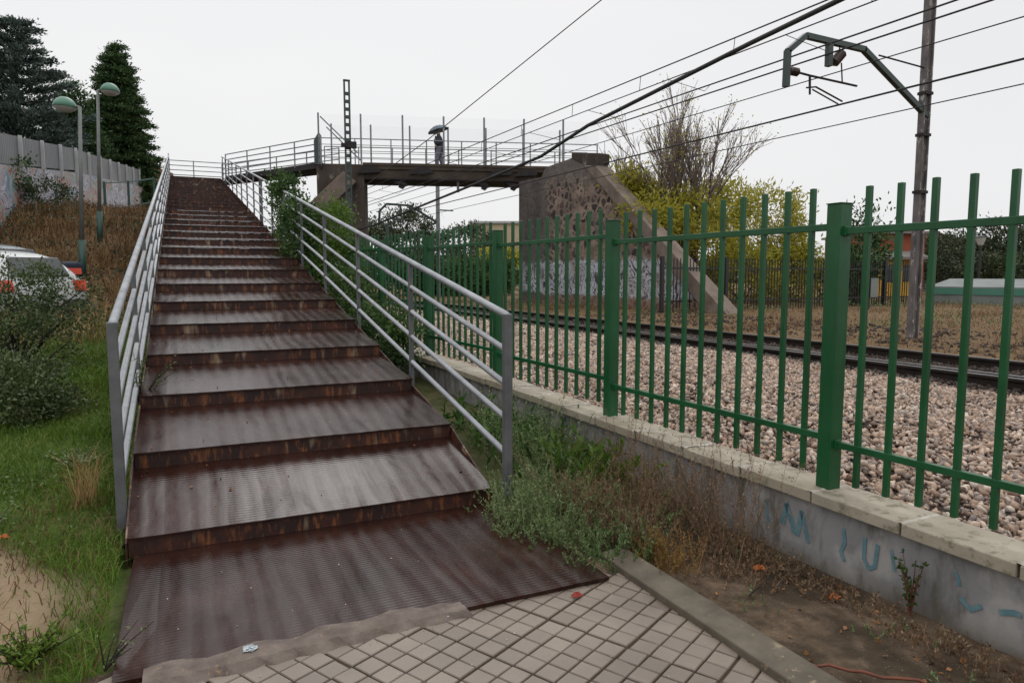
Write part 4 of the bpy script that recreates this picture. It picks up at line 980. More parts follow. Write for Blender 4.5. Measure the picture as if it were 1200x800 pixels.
for (u, v, dd, rx, rz, lab) in ((738, 222, 22, .45, .45, 'yellow-green bush top just right of the abutment cap block'), (762, 258, 21, .7, .6, 'yellow-green bush behind the middle of the sloping coping'),
                           (805, 262, 22, .9, .8, 'yellow-green bush among the bare stems of the tall leafless tree'), (848, 240, 23, .9, .8, 'yellow-green foliage at the right side of the leafless tree'), (920, 290, 23, .8, .8, 'yellow-green bush beside the tallest fence post, at its left'),
                           (895, 262, 24, 1.25, 1.25, 'yellow-green autumn tree, rightmost and brightest behind the black fence'), (832, 285, 22, 1.1, 1.2, 'yellow-green bush below the bare tree behind the black fence'),
                           (770, 250, 27, 1.3, 1.0, 'yellow-green bush peeping over the sloping abutment coping'), (870, 320, 21.5, 1.2, .9, 'low yellowing bush at the foot of the black fence'), (925, 318, 23, 1.0, .9, 'low lime-tinted bush left of the dark cypress')):
    rx *= 1.25; rz *= 1.25; dd += 5.5 if u > 830 else 3.0; c = cpx(u, v, dd); base = (c[0], c[1], .4)
    shrub('autumn_tree', lab, 'tree', base, c, (rx, rx, rz), 62, 44, .5, .22, .07, M['yellowleaf'], 'yellow-green trees beyond the track', .1)
for (u, v, dd, rx, rz, mt_, lab) in ((1014, 300, 27, .62, 1.75, 'cypress', 'dark columnar cypress left of the orange building'), (998, 326, 26, .7, .9, 'cypress', 'dark bush at the left foot of the cypress'),
                         (1112, 305, 40, 2.2, 1.5, 'olive', 'dark olive tree just right of the orange building'), (1148, 312, 44, 3.0, 1.5, 'olive', 'dull olive tree behind the distant lamp'), (1190, 298, 38, 2.2, 2.0, 'olive', 'taller dark tree at the right edge of the picture'),
                         (1172, 318, 36, 1.6, .8, 'olive', 'low rounded bush above the pale green striped wall'), (1230, 300, 38, 2.4, 2.0, 'olive', 'dark tree mostly beyond the right edge')):
    c = cpx(u, v, dd); shrub('background_tree', lab, 'tree', (c[0], c[1], .3), c, (rx, rx, rz), int(75 * rx), 45, .55, .2, .085, M[mt_], 'dark trees beyond the verge', .3)
# trees under the bridge and far tree line
for (u, v, dd, rx, rz, mt_, lab) in ((475, 276, 62, 2.6, 2.4, 'olive', 'rounded tree below the distant cantilever under the bridge'), (545, 285, 70, 3.2, 1.6, 'olive', 'low far tree under the bridge right of the thin mast'),
                             (435, 290, 60, 2.5, 2.2, 'olive', 'far tree just right of the bright green shrub'),
                             (500, 322, 42, 2.2, .9, 'olive', 'far bush below the thin mast, seen through the fence'), (560, 326, 40, 2.0, .9, 'vine', 'greener far bush in front of the pale long building'), (592, 312, 55, 2.0, 1.2, 'yellowleaf', 'yellowish far bush against the cream building')):
    c = cpx(u, v, dd); shrub('background_tree', lab, 'tree', (c[0], c[1], .3), c, (rx, rx, rz), 110, 40, .8, .32, .15, M[mt_], 'far trees seen under the bridge', .3)
P = []; 
n = 26000; u = RNG.uniform(-.2, 1, n)
ang = np.radians(RNG.uniform(-38, 80, n)); dist = RNG.uniform(100, 120, n); hx = dist * np.sin(ang); hy = dist * np.cos(ang)
top = 2.0 + 3.6 * vn3(ang * 26, ang * 0 + 2) + 1.3 * vn2(ang * 90, ang * 0)
hz = RNG.random(n) ** .8 * top; keep = (hx > 4)
P = np.stack([hx, hy, hz], 1)[keep]
tag(leaves('far_woodland', P, RNG.normal(size=P.shape), RNG.uniform(.7, 1.5, len(P)), RNG.uniform(.4, .8, len(P)), M['olive']), 'low far belt of trees along the horizon beyond the railway', 'woodland', kind='stuff')

# ------------------------------------------------------------------ far buildings, wall, lamp, black fence
def building(name, label, u, v_top, dd, w, dep, wall, roof, rh, windows=(), zb=.2, stripe=None, yaw=0.0, gable=False):
    c = cpx(u, v_top, dd); t = thing(name, label, 'building', (c[0], c[1], zb)); z1 = c[2]
    cy, sy = math.cos(YAW + yaw), math.sin(YAW + yaw); R_ = V(cy, -sy, 0); Fw = V(sy, cy, 0); o = V(c[0], c[1], 0)
    q = [o - R_ * w / 2, o + R_ * w / 2, o + R_ * w / 2 + Fw * dep, o - R_ * w / 2 + Fw * dep]
    m = MB(); m.prism([p + V(0, 0, zb - .3) for p in q], (0, 0, z1 - zb + .3)); m.build('wall', wall, t)
    if gable:
        m = MB(); m.prism([o - R_ * (w / 2 + .3) - Fw * .3 + V(0, 0, z1), o + R_ * (w / 2 + .3) - Fw * .3 + V(0, 0, z1), o - Fw * .3 + V(0, 0, z1 + rh)], tuple(Fw * (dep + .6)))
    else:
        m = MB(); m.prism([p + nrm(p - (q[0] + q[2]) / 2) * .3 + V(0, 0, z1) for p in q], (0, 0, rh))
    m.build('roof', roof, t)
    for (a, z, ww, hh_) in windows:
        p = o + R_ * a - Fw * .03; m = MB(); m.prism([p - R_ * ww / 2 + V(0, 0, z), p + R_ * ww / 2 + V(0, 0, z), p + R_ * ww / 2 + V(0, 0, z + hh_), p - R_ * ww / 2 + V(0, 0, z + hh_)], tuple(Fw * .05)); m.build('window', M['glassdark'], t)
    return t
building('orange_building', 'orange brick upper storey with a grey ledge above a yellow ground floor', 1058, 274, 34, 2.2, 6, M['orange'], M['roofgrey'], .12, ())
c = cpx(1056, 303, 33.6)
yb_ = thing('yellow_building', 'yellow rendered low building under the grey sheet roof beside the cypress', 'building', (c[0], c[1], .2))
cy, sy = math.cos(YAW), math.sin(YAW); Rr, Fw = V(cy, -sy, 0), V(sy, cy, 0)
m = MB(); q0 = V(c[0], c[1], 0) - Rr * 1.45; m.prism([q0, q0 + Rr * 2.3, q0 + Rr * 2.3 + Fw * .35, q0 + Fw * .35], (0, 0, c[2] - .05)); m.build('wall', M['yellow'], yb_)
m = MB(); q0 = V(c[0], c[1], c[2] - .05) - Rr * 1.7 - Fw * .5; m.prism([q0, q0 + Rr * 2.75, q0 + Rr * 2.75 + Fw * .9 + V(0, 0, .3), q0 + Fw * .9 + V(0, 0, .3)], (0, 0, .12)); m.build('roof', M['roofgrey'], yb_)
for a in (-.75, .15):
    q = V(c[0], c[1], c[2] - 1.1) + Rr * a - Fw * .03; m = MB(); m.prism([q, q + Rr * .45, q + Rr * .45 + V(0, 0, .8), q + V(0, 0, .8)], tuple(Fw * .04)); m.build('window', M['glassdark'], yb_)
building('gabled_house', 'dull brown house whose sloping tile roof shows between fence bars', 1090, 296, 48, 8.0, 6, M['greyplaster'], M['tile'], 1.5, (), gable=True)
building('cream_building', 'cream flat-roofed building under the bridge beside the stone abutment', 588, 262, 75, 6.5, 8, M['cream'], M['panelpost'], .25, ((-1.9, 3.9, .5, .8), (.9, 3.9, .5, .8)))
building('long_building', 'pale teal long low building far off seen through the fence bars', 555, 306, 70, 9, 8, M['greyplaster'], M['tile'], .6, ())
# low striped wall on the right
a_, b_ = cpx(1086, 362, 27), cpx(1260, 372, 23); a_[2] = b_[2] = .1
gw = thing('striped_low_wall', 'pale low wall with faded green band beyond the verge at right', 'wall', tuple(a_))
dv = b_ - a_; nn = nrm(V(-dv[1], dv[0], 0)); m = MB(); m.prism([a_, b_, b_ + nn * .2, a_ + nn * .2], (0, 0, .95)); m.build('wall', M['greyplaster'], gw)
m = MB(); m.prism([a_ + V(0, 0, .72) - nn * .01, b_ + V(0, 0, .72) - nn * .01, b_ + V(0, 0, .96) - nn * .01, a_ + V(0, 0, .96) - nn * .01], tuple(-nn * .02)); m.build('painted_band', M['greenstripe'], gw)
m = MB(); m.prism([a_ + V(0, 0, .96), b_ + V(0, 0, .96), b_ + nn * 1.6 + V(0, 0, 1.25), a_ + nn * 1.6 + V(0, 0, 1.25)], (0, 0, .05)); m.build('sheet_roof', M['greyplaster'], gw)
# distant park lamp
c = cpx(1145, 350, 30); t = thing('park_lamp', 'short dark park lamp with a flared lantern head between the fence bars', 'street lamp', (c[0], c[1], .3)); zt = cpx(1145, 288, 30)[2]
MB().tube([(c[0], c[1], .2), (c[0], c[1], zt)], .05, 8).build('post', M['black'], t)
MB().lathe([(.08, 0), (.12, .06), (.21, .32), (.20, .33)], (c[0], c[1], zt), 8).build('lantern', M['lens'], t)
MB().lathe([(.21, .33), (.24, .36), (.1, .42), (.01, .43)], (c[0], c[1], zt), 8).build('lantern_cap', M['black'], t)
# black railing fence
fa, fb_ = cpx(775, 360, 21), cpx(1062, 372, 26); z0 = .45
bf = thing('black_railing', 'black iron railing beyond the track, in front of the yellow-green trees', 'fence', (fa[0], fa[1], z0))
dv = V(fb_[0] - fa[0], fb_[1] - fa[1], 0); L_ = np.linalg.norm(dv); dv /= L_
m = MB(); A = V(fa[0], fa[1], 0); Bq = A + dv * L_
for z in (.75, 1.75): m.beam(A + V(0, 0, z), Bq + V(0, 0, z), .04, .05)
pn = m.build('railing_panel', M['black'], bf); nb = int(L_ / .125)
for i in range(nb):
    q = A + dv * (i + .5) * L_ / nb; w_ = .012
    if i < 95: MB().box(q[0] - w_, q[1] - w_, z0, q[0] + w_, q[1] + w_, 2.05).build('railing_bar', M['black'], pn)
for i in range(int(L_ / 2.5) + 1):
    q = A + dv * i * 2.5; MB().box(q[0] - .05, q[1] - .05, z0 - .2, q[0] + .05, q[1] + .05, 2.1).build('railing_post', M['black'], bf)
# signs and bin seen by the black fence
c = cpx(1019, 348, 22); t = thing('info_board', 'small pale double notice board in front of the dark cypress', 'sign', (c[0], c[1], .4))
for a in (-.14, .14):
    q = V(c[0], c[1], 0) + Rr * a; m = MB(); m.prism([q - Rr * .11 + V(0, 0, .85), q + Rr * .11 + V(0, 0, .85), q + Rr * .11 + V(0, 0, 1.45), q - Rr * .11 + V(0, 0, 1.45)], tuple(Fw * .03)); m.build('panel', M['greyplaster'], t)
q = V(c[0], c[1], 0) + Fw * .05; MB().box(q[0] - .03, q[1] - .03, .2, q[0] + .03, q[1] + .03, 1.4).build('post', M['black'], t)

# ------------------------------------------------------------------ person with umbrella
q = B(4.86, 1.25, 6.1)
def person(base):
    bx_, by_, bz_ = base
    fwd = V(-BD[0], -BD[1], 0) ; sd = V(-fwd[1], fwd[0], 0)
    def L(f, s, z): return tuple(V(bx_, by_, bz_) + (fwd * f + sd * s + V(0, 0, z)) * .93)
    vs = [(0, 0, .95, .135), (0, 0, 1.15, .13), (0, 0, 1.38, .15), (0.01, 0, 1.50, .07), (.03, 0, 1.60, .085), (.04, 0, 1.70, .095),
          (0, .10, .90, .10), (.12, .10, .50, .065), (.10, .10, .09, .045), (.22, .10, .04, .04),
          (0, -.10, .90, .10), (-.08, -.10, .50, .065), (-.18, -.10, .09, .045), (-.06, -.10, .04, .04),
          (0, .20, 1.42, .06), (.02, .27, 1.17, .048), (.14, .25, 1.02, .035), (.20, .24, .99, .03),
          (0, -.20, 1.42, .06), (.10, -.24, 1.18, .048), (.20, -.10, 1.30, .038), (.22, -.06, 1.36, .03)]
    es = [(0, 1), (1, 2), (2, 3), (3, 4), (4, 5), (0, 6), (6, 7), (7, 8), (8, 9), (0, 10), (10, 11), (11, 12), (12, 13), (2, 14), (14, 15), (15, 16), (16, 17), (2, 18), (18, 19), (19, 20), (20, 21)]
    t = thing('person', 'person in a dark jacket and grey trousers crossing the bridge under an umbrella', 'person', base)
    def skin(name, idx, edges, rad, mat):
        me = bpy.data.meshes.new(name); loc = [V(*L(*vs[i][:3])) - V(*base) for i in idx]; mp_ = {a: k for k, a in enumerate(idx)}
        me.from_pydata([tuple(p) for p in loc], [(mp_[a], mp_[b]) for a, b in edges], []); o = bpy.data.objects.new(name, me); COL.objects.link(o); o.parent = t
        me.materials.append(mat); sk = o.modifiers.new('skin', 'SKIN'); 
        for k, i in enumerate(idx):
            r = vs[i][3] * 1.12 + rad; me.skin_vertices[0].data[k].radius = (r, r); me.skin_vertices[0].data[k].use_root = (k == 0)
        ss = o.modifiers.new('sub', 'SUBSURF'); ss.levels = 1; ss.render_levels = 2; return o
    skin('body', list(range(22)), es, 0, M['skin'])
    skin('trousers', [0, 6, 7, 8, 10, 11, 12], [(0, 6), (6, 7), (7, 8), (0, 10), (10, 11), (11, 12)], .035, M['trouser'])
    skin('jacket', [0, 1, 2, 14, 15, 16, 18, 19, 20], [(0, 1), (1, 2), (2, 14), (14, 15), (15, 16), (2, 18), (18, 19), (19, 20)], .065, M['navy'])
    hc = V(*L(.035, 0, 1.715)); m = MB(); m.lathe([(.01, .105), (.07, .085), (.105, .02), (.10, -.05)], hc, 12); m.build('hair', M['hair'], t, smooth=True)
    m = MB(); m.lathe([(.005, -.02), (.018, 0), (.005, .02)], V(*L(.135, 0, 1.68)), 6); m.build('nose', M['skin'], t, smooth=True)
    for s in (-.045, .045): MB().lathe([(.01, -.02), (.05, 0), (.05, .03), (.01, .06)], V(*L(.20 if s > 0 else -.08, .10 * (1 if s > 0 else -1), .02)), 8).build('shoe', M['black'], t)
    return V(*L(.22, -.06, 1.36))
hand = person(tuple(q))
ub = thing('umbrella', 'open slate blue umbrella held over the person on the bridge', 'umbrella', tuple(hand))
apex = hand + V(0, 0, .57) + Rr * .12
m = MB(); m.tube([hand - V(0, 0, .12), apex], .011, 6); m.build('shaft', M['black'], ub)
m = MB(); vs = [apex]; tilt = nrm(V(0, 0, 1) - Rr * .28)
ax = nrm(np.cross(tilt, V(0, 1, 0))); ay = np.cross(tilt, ax)
rings = [(.18, .03), (.35, .11), (.48, .23)]
for r_, dz in rings:
    for j in range(16):
        t_ = 2 * PI * j / 16; rr = r_ * (1 if j % 2 == 0 else .95); vs.append(apex + (ax * math.cos(t_) + ay * math.sin(t_)) * rr - tilt * (dz + (.0 if j % 2 == 0 else -.015)))
fs = [(0, 1 + j, 1 + (j + 1) % 16) for j in range(16)] + [(1 + 16 * k_ + j, 17 + 16 * k_ + j, 17 + 16 * k_ + (j + 1) % 16, 1 + 16 * k_ + (j + 1) % 16) for k_ in range(2) for j in range(16)]
m.add(vs, fs); o = m.build('canopy', M['brolly'], ub); sl_ = o.modifiers.new('thick', 'SOLIDIFY'); sl_.thickness = .008

# ------------------------------------------------------------------ parked car and scooter (left)
def car(name, label, rear, axis, body, zg):
    """rear: centre of the rear bumper on the ground; axis: unit vector pointing to the front"""
    t = thing(name, label, 'car', (rear[0], rear[1], zg), 'cars parked beyond the grass'); ax_ = nrm(axis); sd_ = V(-ax_[1], ax_[0], 0)
    def L(f, s, z): return V(rear[0], rear[1], zg) + ax_ * f + sd_ * s + V(0, 0, z)
    # lofted stations along the length: (f, half width at belt, roof height, half width at roof, belt height, floor)
    st_ = [(0, .72, .55, .70, .50, .35), (.06, .80, .80, .74, .75, .28), (.18, .83, 1.05, .62, .92, .24), (.45, .84, 1.36, .56, .95, .24), (.9, .85, 1.45, .57, .96, .24), (1.7, .85, 1.47, .58, .95, .24),
           (2.3, .85, 1.40, .57, .94, .24), (2.9, .84, 1.02, .60, .92, .24), (3.3, .83, .93, .62, .86, .24), (3.75, .79, .78, .66, .70, .26), (3.92, .66, .58, .62, .52, .34)]
    vs = []; k_ = 12
    for f, hb, zr, hr, zb_, zf in st_:
        half = [(hb * .92, zf), (hb, zf + .15), (hb * 1.01, (zf + zb_) / 2 + .08), (hb * .98, zb_), (hr + (hb - hr) * .18, zb_ + (zr - zb_) * .78), (hr * .72, zr)]
        for s, z in half: vs.append(L(f, s, z))
        for s, z in reversed(half): vs.append(L(f, -s, z))
    fs = [(i * k_ + j, i * k_ + (j + 1) % k_, (i + 1) * k_ + (j + 1) % k_, (i + 1) * k_ + j) for i in range(len(st_) - 1) for j in range(k_)] + [tuple(range(k_)), tuple((len(st_) - 1) * k_ + j for j in range(k_ - 1, -1, -1))]
    m = MB(); m.add(vs, fs); o = m.build('body', body, t, smooth=True); ss = o.modifiers.new('s', 'SUBSURF'); ss.levels = 2; ss.render_levels = 2
    def quad(name_, pts, mat, th=.012):
        m = MB(); nn_ = nrm(np.cross(V(*pts[1]) - V(*pts[0]), V(*pts[2]) - V(*pts[0]))); m.prism(pts, tuple(nn_ * th)); m.prism(pts, tuple(-nn_ * th)); return m.build(name_, mat, t, bevel=.01)
    quad('rear_window', [L(.13, -.52, .98), L(.13, .52, .98), L(.36, .46, 1.31), L(.36, -.46, 1.31)], M['glassdark'], .02)
    for s in (-1, 1):
        quad('side_window', [L(.62, s * .83, .99), L(1.5, s * .83, .98), L(1.5, s * .665, 1.34), L(.85, s * .665, 1.33)], M['glassdark'], .02)
        quad('side_window', [L(1.58, s * .83, .98), L(2.65, s * .82, .97), L(2.3, s * .665, 1.31), L(1.58, s * .665, 1.34)], M['glassdark'], .02)
        quad('tail_light', [L(.03, s * .80, .70), L(.03, s * .55, .70), L(.10, s * .55, .90), L(.12, s * .80, .90)], M['redlight'], .03)
        for f in (.72, 3.15):
            c = L(f, s * .80, .30); w = MB(); a = c - sd_ * .1 * s; b = c + sd_ * .06 * s; w.tube([a, a + (b - a) * .1, b - (b - a) * .1, b], [.27, .31, .31, .27], 22); wh = w.build('wheel', M['tyre'], t, smooth=True)
            w = MB(); w.tube([b - sd_ * .02 * s, b + sd_ * .012 * s], [.19, .17], 14); w.build('rim', M['rim'], wh)
    quad('bumper', [L(-.03, -.74, .32), L(-.03, .74, .32), L(-.03, .74, .55), L(-.03, -.74, .55)], M['cardark'], .05)
    quad('number_plate', [L(-.1, -.25, .44), L(-.1, .25, .44), L(-.1, .25, .54), L(-.1, -.25, .54)], M['panelpost'], .008)
    return t
dirf = lambda r, f: Rr * r + Fw * f
rc = cpx(80, 380, 12.3); zc = float(H(rc[0], rc[1]))
car('parked_car', 'white hatchback half hidden by the shrub, its red tail light towards the stairs', (rc[0] - .35, rc[1] + .5), dirf(-.92, .38), M['carwhite'], .55)
rc2 = cpx(12, 330, 16.5); car('parked_car', 'dark grey car behind the white one, only its roof showing', (rc2[0] + .3, rc2[1]), dirf(-.92, .38), M['cargrey'], .85)
sct = cpx(80, 340, 13.9); zs_ = .66
t = thing('scooter', 'dark motor scooter with red and blue parts standing beside the white car', 'scooter', (sct[0], sct[1], zs_)); ax_ = nrm(dirf(-.75, .65)); sdv = V(-ax_[1], ax_[0], 0)
def Sc(f, s, z): return V(sct[0], sct[1], zs_) + ax_ * f + sdv * s + V(0, 0, z)
for f in (.1, 1.3):
    w = MB(); w.tube([Sc(f, -.05, .24), Sc(f, -.035, .24), Sc(f, .035, .24), Sc(f, .05, .24)], [.19, .235, .235, .19], 18); w.build('wheel', M['tyre'], t, smooth=True)
m = MB(); m.prism([Sc(-.1, -.13, .45), Sc(.0, -.13, .30), Sc(.45, -.13, .25), Sc(.55, -.13, .70), Sc(-.12, -.13, .72)], tuple(sdv * .26)); m.build('tail_body', M['cardark'], t, bevel=.03)
m = MB(); m.prism([Sc(.45, -.12, .25), Sc(1.05, -.12, .25), Sc(1.05, -.12, .31), Sc(.45, -.12, .31)], tuple(sdv * .24)); m.prism([Sc(.98, -.16, .30), Sc(1.1, -.16, .30), Sc(1.02, -.16, .95), Sc(.94, -.16, .95)], tuple(sdv * .32)); m.build('leg_shield', M['carwhite'], t, bevel=.02)
m = MB(); m.prism([Sc(-.15, -.12, .73), Sc(.55, -.12, .73), Sc(.5, -.12, .82), Sc(-.12, -.12, .85)], tuple(sdv * .24)); m.build('seat', M['navy'], t, bevel=.03)
m = MB(); m.tube([Sc(.98, 0, .9), Sc(.93, 0, 1.05)], .03, 8); m.tube([Sc(.88, -.33, 1.07), Sc(.93, 0, 1.05), Sc(.88, .33, 1.07)], .017, 8); m.build('handlebar', M['cardark'], t)
m = MB(); m.prism([Sc(-.42, -.17, .86), Sc(-.10, -.17, .86), Sc(-.12, -.17, 1.16), Sc(-.38, -.17, 1.12)], tuple(sdv * .34)); m.build('top_box', M['navy'], t, bevel=.05)
m = MB(); m.prism([Sc(-.44, -.12, .90), Sc(-.42, -.12, .90), Sc(-.40, -.12, 1.02), Sc(-.42, -.12, 1.02)], tuple(sdv * .24)); m.build('tail_light', M['redlight'], t)
m = MB(); m.prism([Sc(-.15, -.145, .55), Sc(.3, -.145, .5), Sc(.3, -.145, .66), Sc(-.12, -.145, .68)], tuple(sdv * .29)); m.build('side_cover', M['blueplastic'], t)

# ------------------------------------------------------------------ grass and weeds (stuff)
def scatter(n, x0, x1, y0, y1, dens):
    x = RNG.uniform(x0, x1, n); y = RNG.uniform(y0, y1, n); k = RNG.random(n) < dens(x, y); return x[k], y[k]
def dgrass(x, y):
    s_ = sm(.95, .7, np.hypot((x + 1.03) / .62, (y - 3.65) / .95) + .4 * (vn2(x * 3, y * 3) - .5))
    return (.35 + .65 * sm(.3, .6, vn1(x * 2.1 + 9, y * 2.1))) * (1 - s_ * .96) * (1 - sm(11, 17, y + 3 * (vn1(x, y) - .5)))
px, pyy, ph, pw = [], [], [], []
for n, y0, y1, h, w in ((42000, .9, 5, .055, .0048), (52000, 5, 9, .07, .007), (42000, 9, 19, .09, .013)):
    x, y = scatter(n, -2.2 if y0 < 5 else (-3.2 if y0 < 9 else -5), -.365, y0, y1, dgrass); px.append(x); pyy.append(y); ph.append(RNG.uniform(.5, 1.7, len(x)) * h * (.6 + vn3(x * 1.7, y * 1.7))); pw.append(np.full(len(x), w))
x = np.concatenate(px); y = np.concatenate(pyy); z = H(x, y) - .008
pav = (x > -1.2) & (y < 3.0) & (x > -.42)
gx_, gy_ = scatter(16000, -3, -.37, 1.5, 11, lambda x, y: sm(.52, .75, vn1(x * 1.6 + 20, y * 1.6 + 4)))
tag(blades('dead_grass', np.stack([gx_, gy_, H(gx_, gy_) - .008], 1), RNG.uniform(.03, .13, len(gx_)), 1.1, .006, M['drygrass']), 'withered brown patches in the green grass beside the stairs', 'grass', kind='stuff')
tag(blades('grass', np.stack([x, y, z], 1)[~pav], np.concatenate(ph)[~pav], .9, np.concatenate(pw)[~pav], M['grass']), 'short bright green grass on the bank beside the stairs', 'grass', kind='stuff')
# low broad-leaved cover mixed into the turf
x, y = scatter(26000, -2.4, -.37, 1.2, 8, lambda x, y: dgrass(x, y) * sm(.4, .7, vn2(x * 1.9, y * 1.9 + 5))); z = H(x, y)
D = RNG.normal(size=(len(x), 3)); D[:, 2] = np.abs(D[:, 2]) * .6 + .2
tag(leaves('ground_cover', np.stack([x, y, z + RNG.uniform(0, .05, len(x))], 1), D, RNG.uniform(.012, .035, len(x)), RNG.uniform(.008, .018, len(x)), M['weedg']), 'low leafy plants mixed into the grass left of the stairs', 'ground cover', kind='stuff')
# dry brown growth on the bank
def ddry(x, y): return sm(11, 16, y + 3 * (vn1(x, y) - .5)) * (.4 + .6 * vn3(x * .9, y * .9))
x, y = scatter(70000, -14, -.5, 11, 42, ddry); z = H(x, y) - .02; sc_y = np.clip(y / 20, .6, 2)
tag(blades('dry_grass', np.stack([x, y, z], 1), RNG.uniform(.12, .5, len(x)) * (.5 + vn2(x * .8, y * .8)) * np.clip(y / 18, .7, 1.4), .8, .018 * sc_y, M['drygrass']), 'tall dry russet grass covering the bank below the graffiti wall', 'grass', kind='stuff')
x, y = scatter(30000, -14, -.6, 13, 42, lambda x, y: sm(.45, .7, vn1(x * .75 + 3, y * .75))); z = H(x, y)
D = RNG.normal(size=(len(x), 3)); D[:, 2] += .6
tag(leaves('bank_weeds', np.stack([x, y, z + RNG.uniform(.05, .55, len(x))], 1), D, RNG.uniform(.06, .17, len(x)), .05, M['olive']), 'patches of grey-green weeds among the dry grass of the bank', 'weeds', kind='stuff')
# verge beyond the track
x, y = scatter(75000, 10.6, 30, 3, 30, lambda x, y: .25 + .75 * vn3(x * .6, y * .6)); z = H(x, y) - .02
tag(blades('verge_grass', np.stack([x, y, z], 1), RNG.uniform(.03, .20, len(x)) * (.25 + 1.3 * vn2(x * .7, y * .7)), 1.2, .014, M['drygrass']), 'straw brown grass on the verge beyond the railway track', 'grass', kind='stuff')

x, y = scatter(14000, 10.8, 30, 4, 30, lambda x, y: sm(.5, .72, vn1(x * .5 + 7, y * .5 + 2))); z = H(x, y); D = RNG.normal(size=(len(x), 3)); D[:, 2] += .5
tag(leaves('verge_weeds', np.stack([x, y, z + RNG.uniform(0, .16, len(x))], 1), D, RNG.uniform(.04, .11, len(x)), .03, M['weedg']), 'green weed patches on the verge beyond the track', 'weeds', kind='stuff')
# weeds between stair and wall
def sprig_field(n, x0, x1, y0, y1, dens, h0, h1, per, L, W, mat, name, label, cat, spread=.5, stalk=None, sx=.0):
    x, y = scatter(n, x0, x1, y0, y1, dens); z = H(x, y); P = []; D = []; m_pts = []
    Hh = RNG.uniform(h0, h1, len(x)) * (.5 + vn3(x * 2.5, y * 2.5)); a = RNG.uniform(0, 2 * PI, len(x)); ln = RNG.uniform(.1, spread, len(x))
    tip = np.stack([x + np.cos(a) * ln * Hh, y + np.sin(a) * ln * Hh, z + Hh], 1); b = np.stack([x, y, z], 1)
    for i in range(per):
        f = (i + RNG.random(len(x))) / per; q = b + (tip - b) * f[:, None]; q[:, 2] = z + Hh * f ** .8
        dd = RNG.normal(size=(len(x), 3)) * .8; dd[:, 2] += .5; P.append(q); D.append(dd + (tip - b) / Hh[:, None] * .6)
    v, f = leaf_arrays(np.concatenate(P), np.concatenate(D), RNG.uniform(.6, 1.3, per * len(x)) * L, RNG.uniform(.7, 1.2, per * len(x)) * W)
    # stalks as thin quads
    n_ = len(x); s = np.stack([np.cos(a + 1.57), np.sin(a + 1.57), np.zeros(n_)], 1) * .0022
    sv = np.stack([b - s, b + s, tip + s * .4, tip - s * .4], 1).reshape(-1, 3); sf = np.arange(n_ * 4).reshape(n_, 4) + len(v)
    o = npmesh(name, np.concatenate([v, sv]), [f, sf], mat); tag(o, label, cat, kind='stuff'); return o
def inside(x, y, x0=1.93): return (x > x0) & (x < fence_x(y) - .16)
def patch(cx, cy, rx, ry): return lambda x, y: sm(1.15, .55, np.hypot((x - cx) / rx, (y - cy) / ry) + .7 * (vn2(x * 4, y * 4) - .5)) * ((x < fence_x(y) - .16) & ((y > 4.25) | (x > 1.74 - .1 * (y > 3.4))) & ~((x < 1.9) & (y > 4.2)))
sprig_field(2700, 1.55, 2.8, 2.95, 5.6, patch(2.08, 3.68, .50, .75), .05, .27, 30, .024, .0075, M['weedg'], 'feathery_weeds', 'feathery grey-green weeds spilling over the foot of the stairs', 'weeds', 1.1)
sprig_field(1300, 1.95, 2.95, 3.2, 6.2, patch(2.5, 4.7, .36, .95), .12, .44, 32, .028, .009, M['weedg'], 'tall_weeds', 'taller grey-green weeds reaching the coping of the wall', 'weeds', .9)
sprig_field(2000, 1.9, 2.95, 2.7, 5.2, patch(2.70, 3.55, .24, .95), .20, .56, 32, .017, .0055, M['weedb'], 'dead_weeds', 'tangled brown dead weeds against the concrete wall', 'weeds', .9)
sprig_field(1300, 1.9, 2.6, 3.0, 4.3, patch(2.28, 3.6, .30, .5), .14, .36, 26, .016, .0055, M['weedb'], 'dead_weeds', 'brown seed heads among the green weeds by the kerb end', 'weeds', 1.0)
sprig_field(360, 1.9, 2.9, 4.0, 8.0, lambda x, y: patch(2.4, 5.2, .42, 1.2)(x, y), .12, .34, 14, .075, .028, M['weedd'], 'leafy_weeds', 'deep green leafy weeds in the hollow between stairs and wall', 'weeds', .8)
sprig_field(260, 2.1, 2.8, 3.6, 4.5, patch(2.55, 4.05, .2, .3), .2, .40, 16, .09, .030, M['lime'], 'leafy_weeds', 'bright green broad-leaved tuft in the middle of the weeds by the wall', 'weeds', .9)
sprig_field(330, 2.15, 2.6, 2.6, 3.3, patch(2.29, 2.92, .11, .22), .05, .17, 26, .016, .006, M['weedo'], 'orange_weeds', 'small orange-tinted dry weeds beside the end of the kerb', 'weeds', .9)
sprig_field(1500, 2.2, 2.95, 1.0, 3.2, lambda x, y: patch(2.84, 2.2, .13, 1.3)(x, y) * .8, .02, .08, 9, .02, .008, M['weedb'], 'wall_foot_weeds', 'thin brown and green weeds along the foot of the wall', 'weeds', 1.1)
sprig_field(1600, 2.2, 2.95, 1.5, 3.6, lambda x, y: patch(2.6, 2.9, .25, .5)(x, y) * .9, .02, .07, 9, .02, .008, M['weedb'], 'dirt_weeds', 'sparse withered weeds on the dark soil between kerb and wall', 'weeds', 1.1)
sprig_field(500, 2.2, 2.95, .8, 3.6, lambda x, y: sm(.55, .75, vn2(x * 5, y * 5)), .01, .04, 8, .016, .008, M['weedg'], 'dirt_weeds', 'tiny green seedlings on the bare soil by the wall', 'weeds', .8)
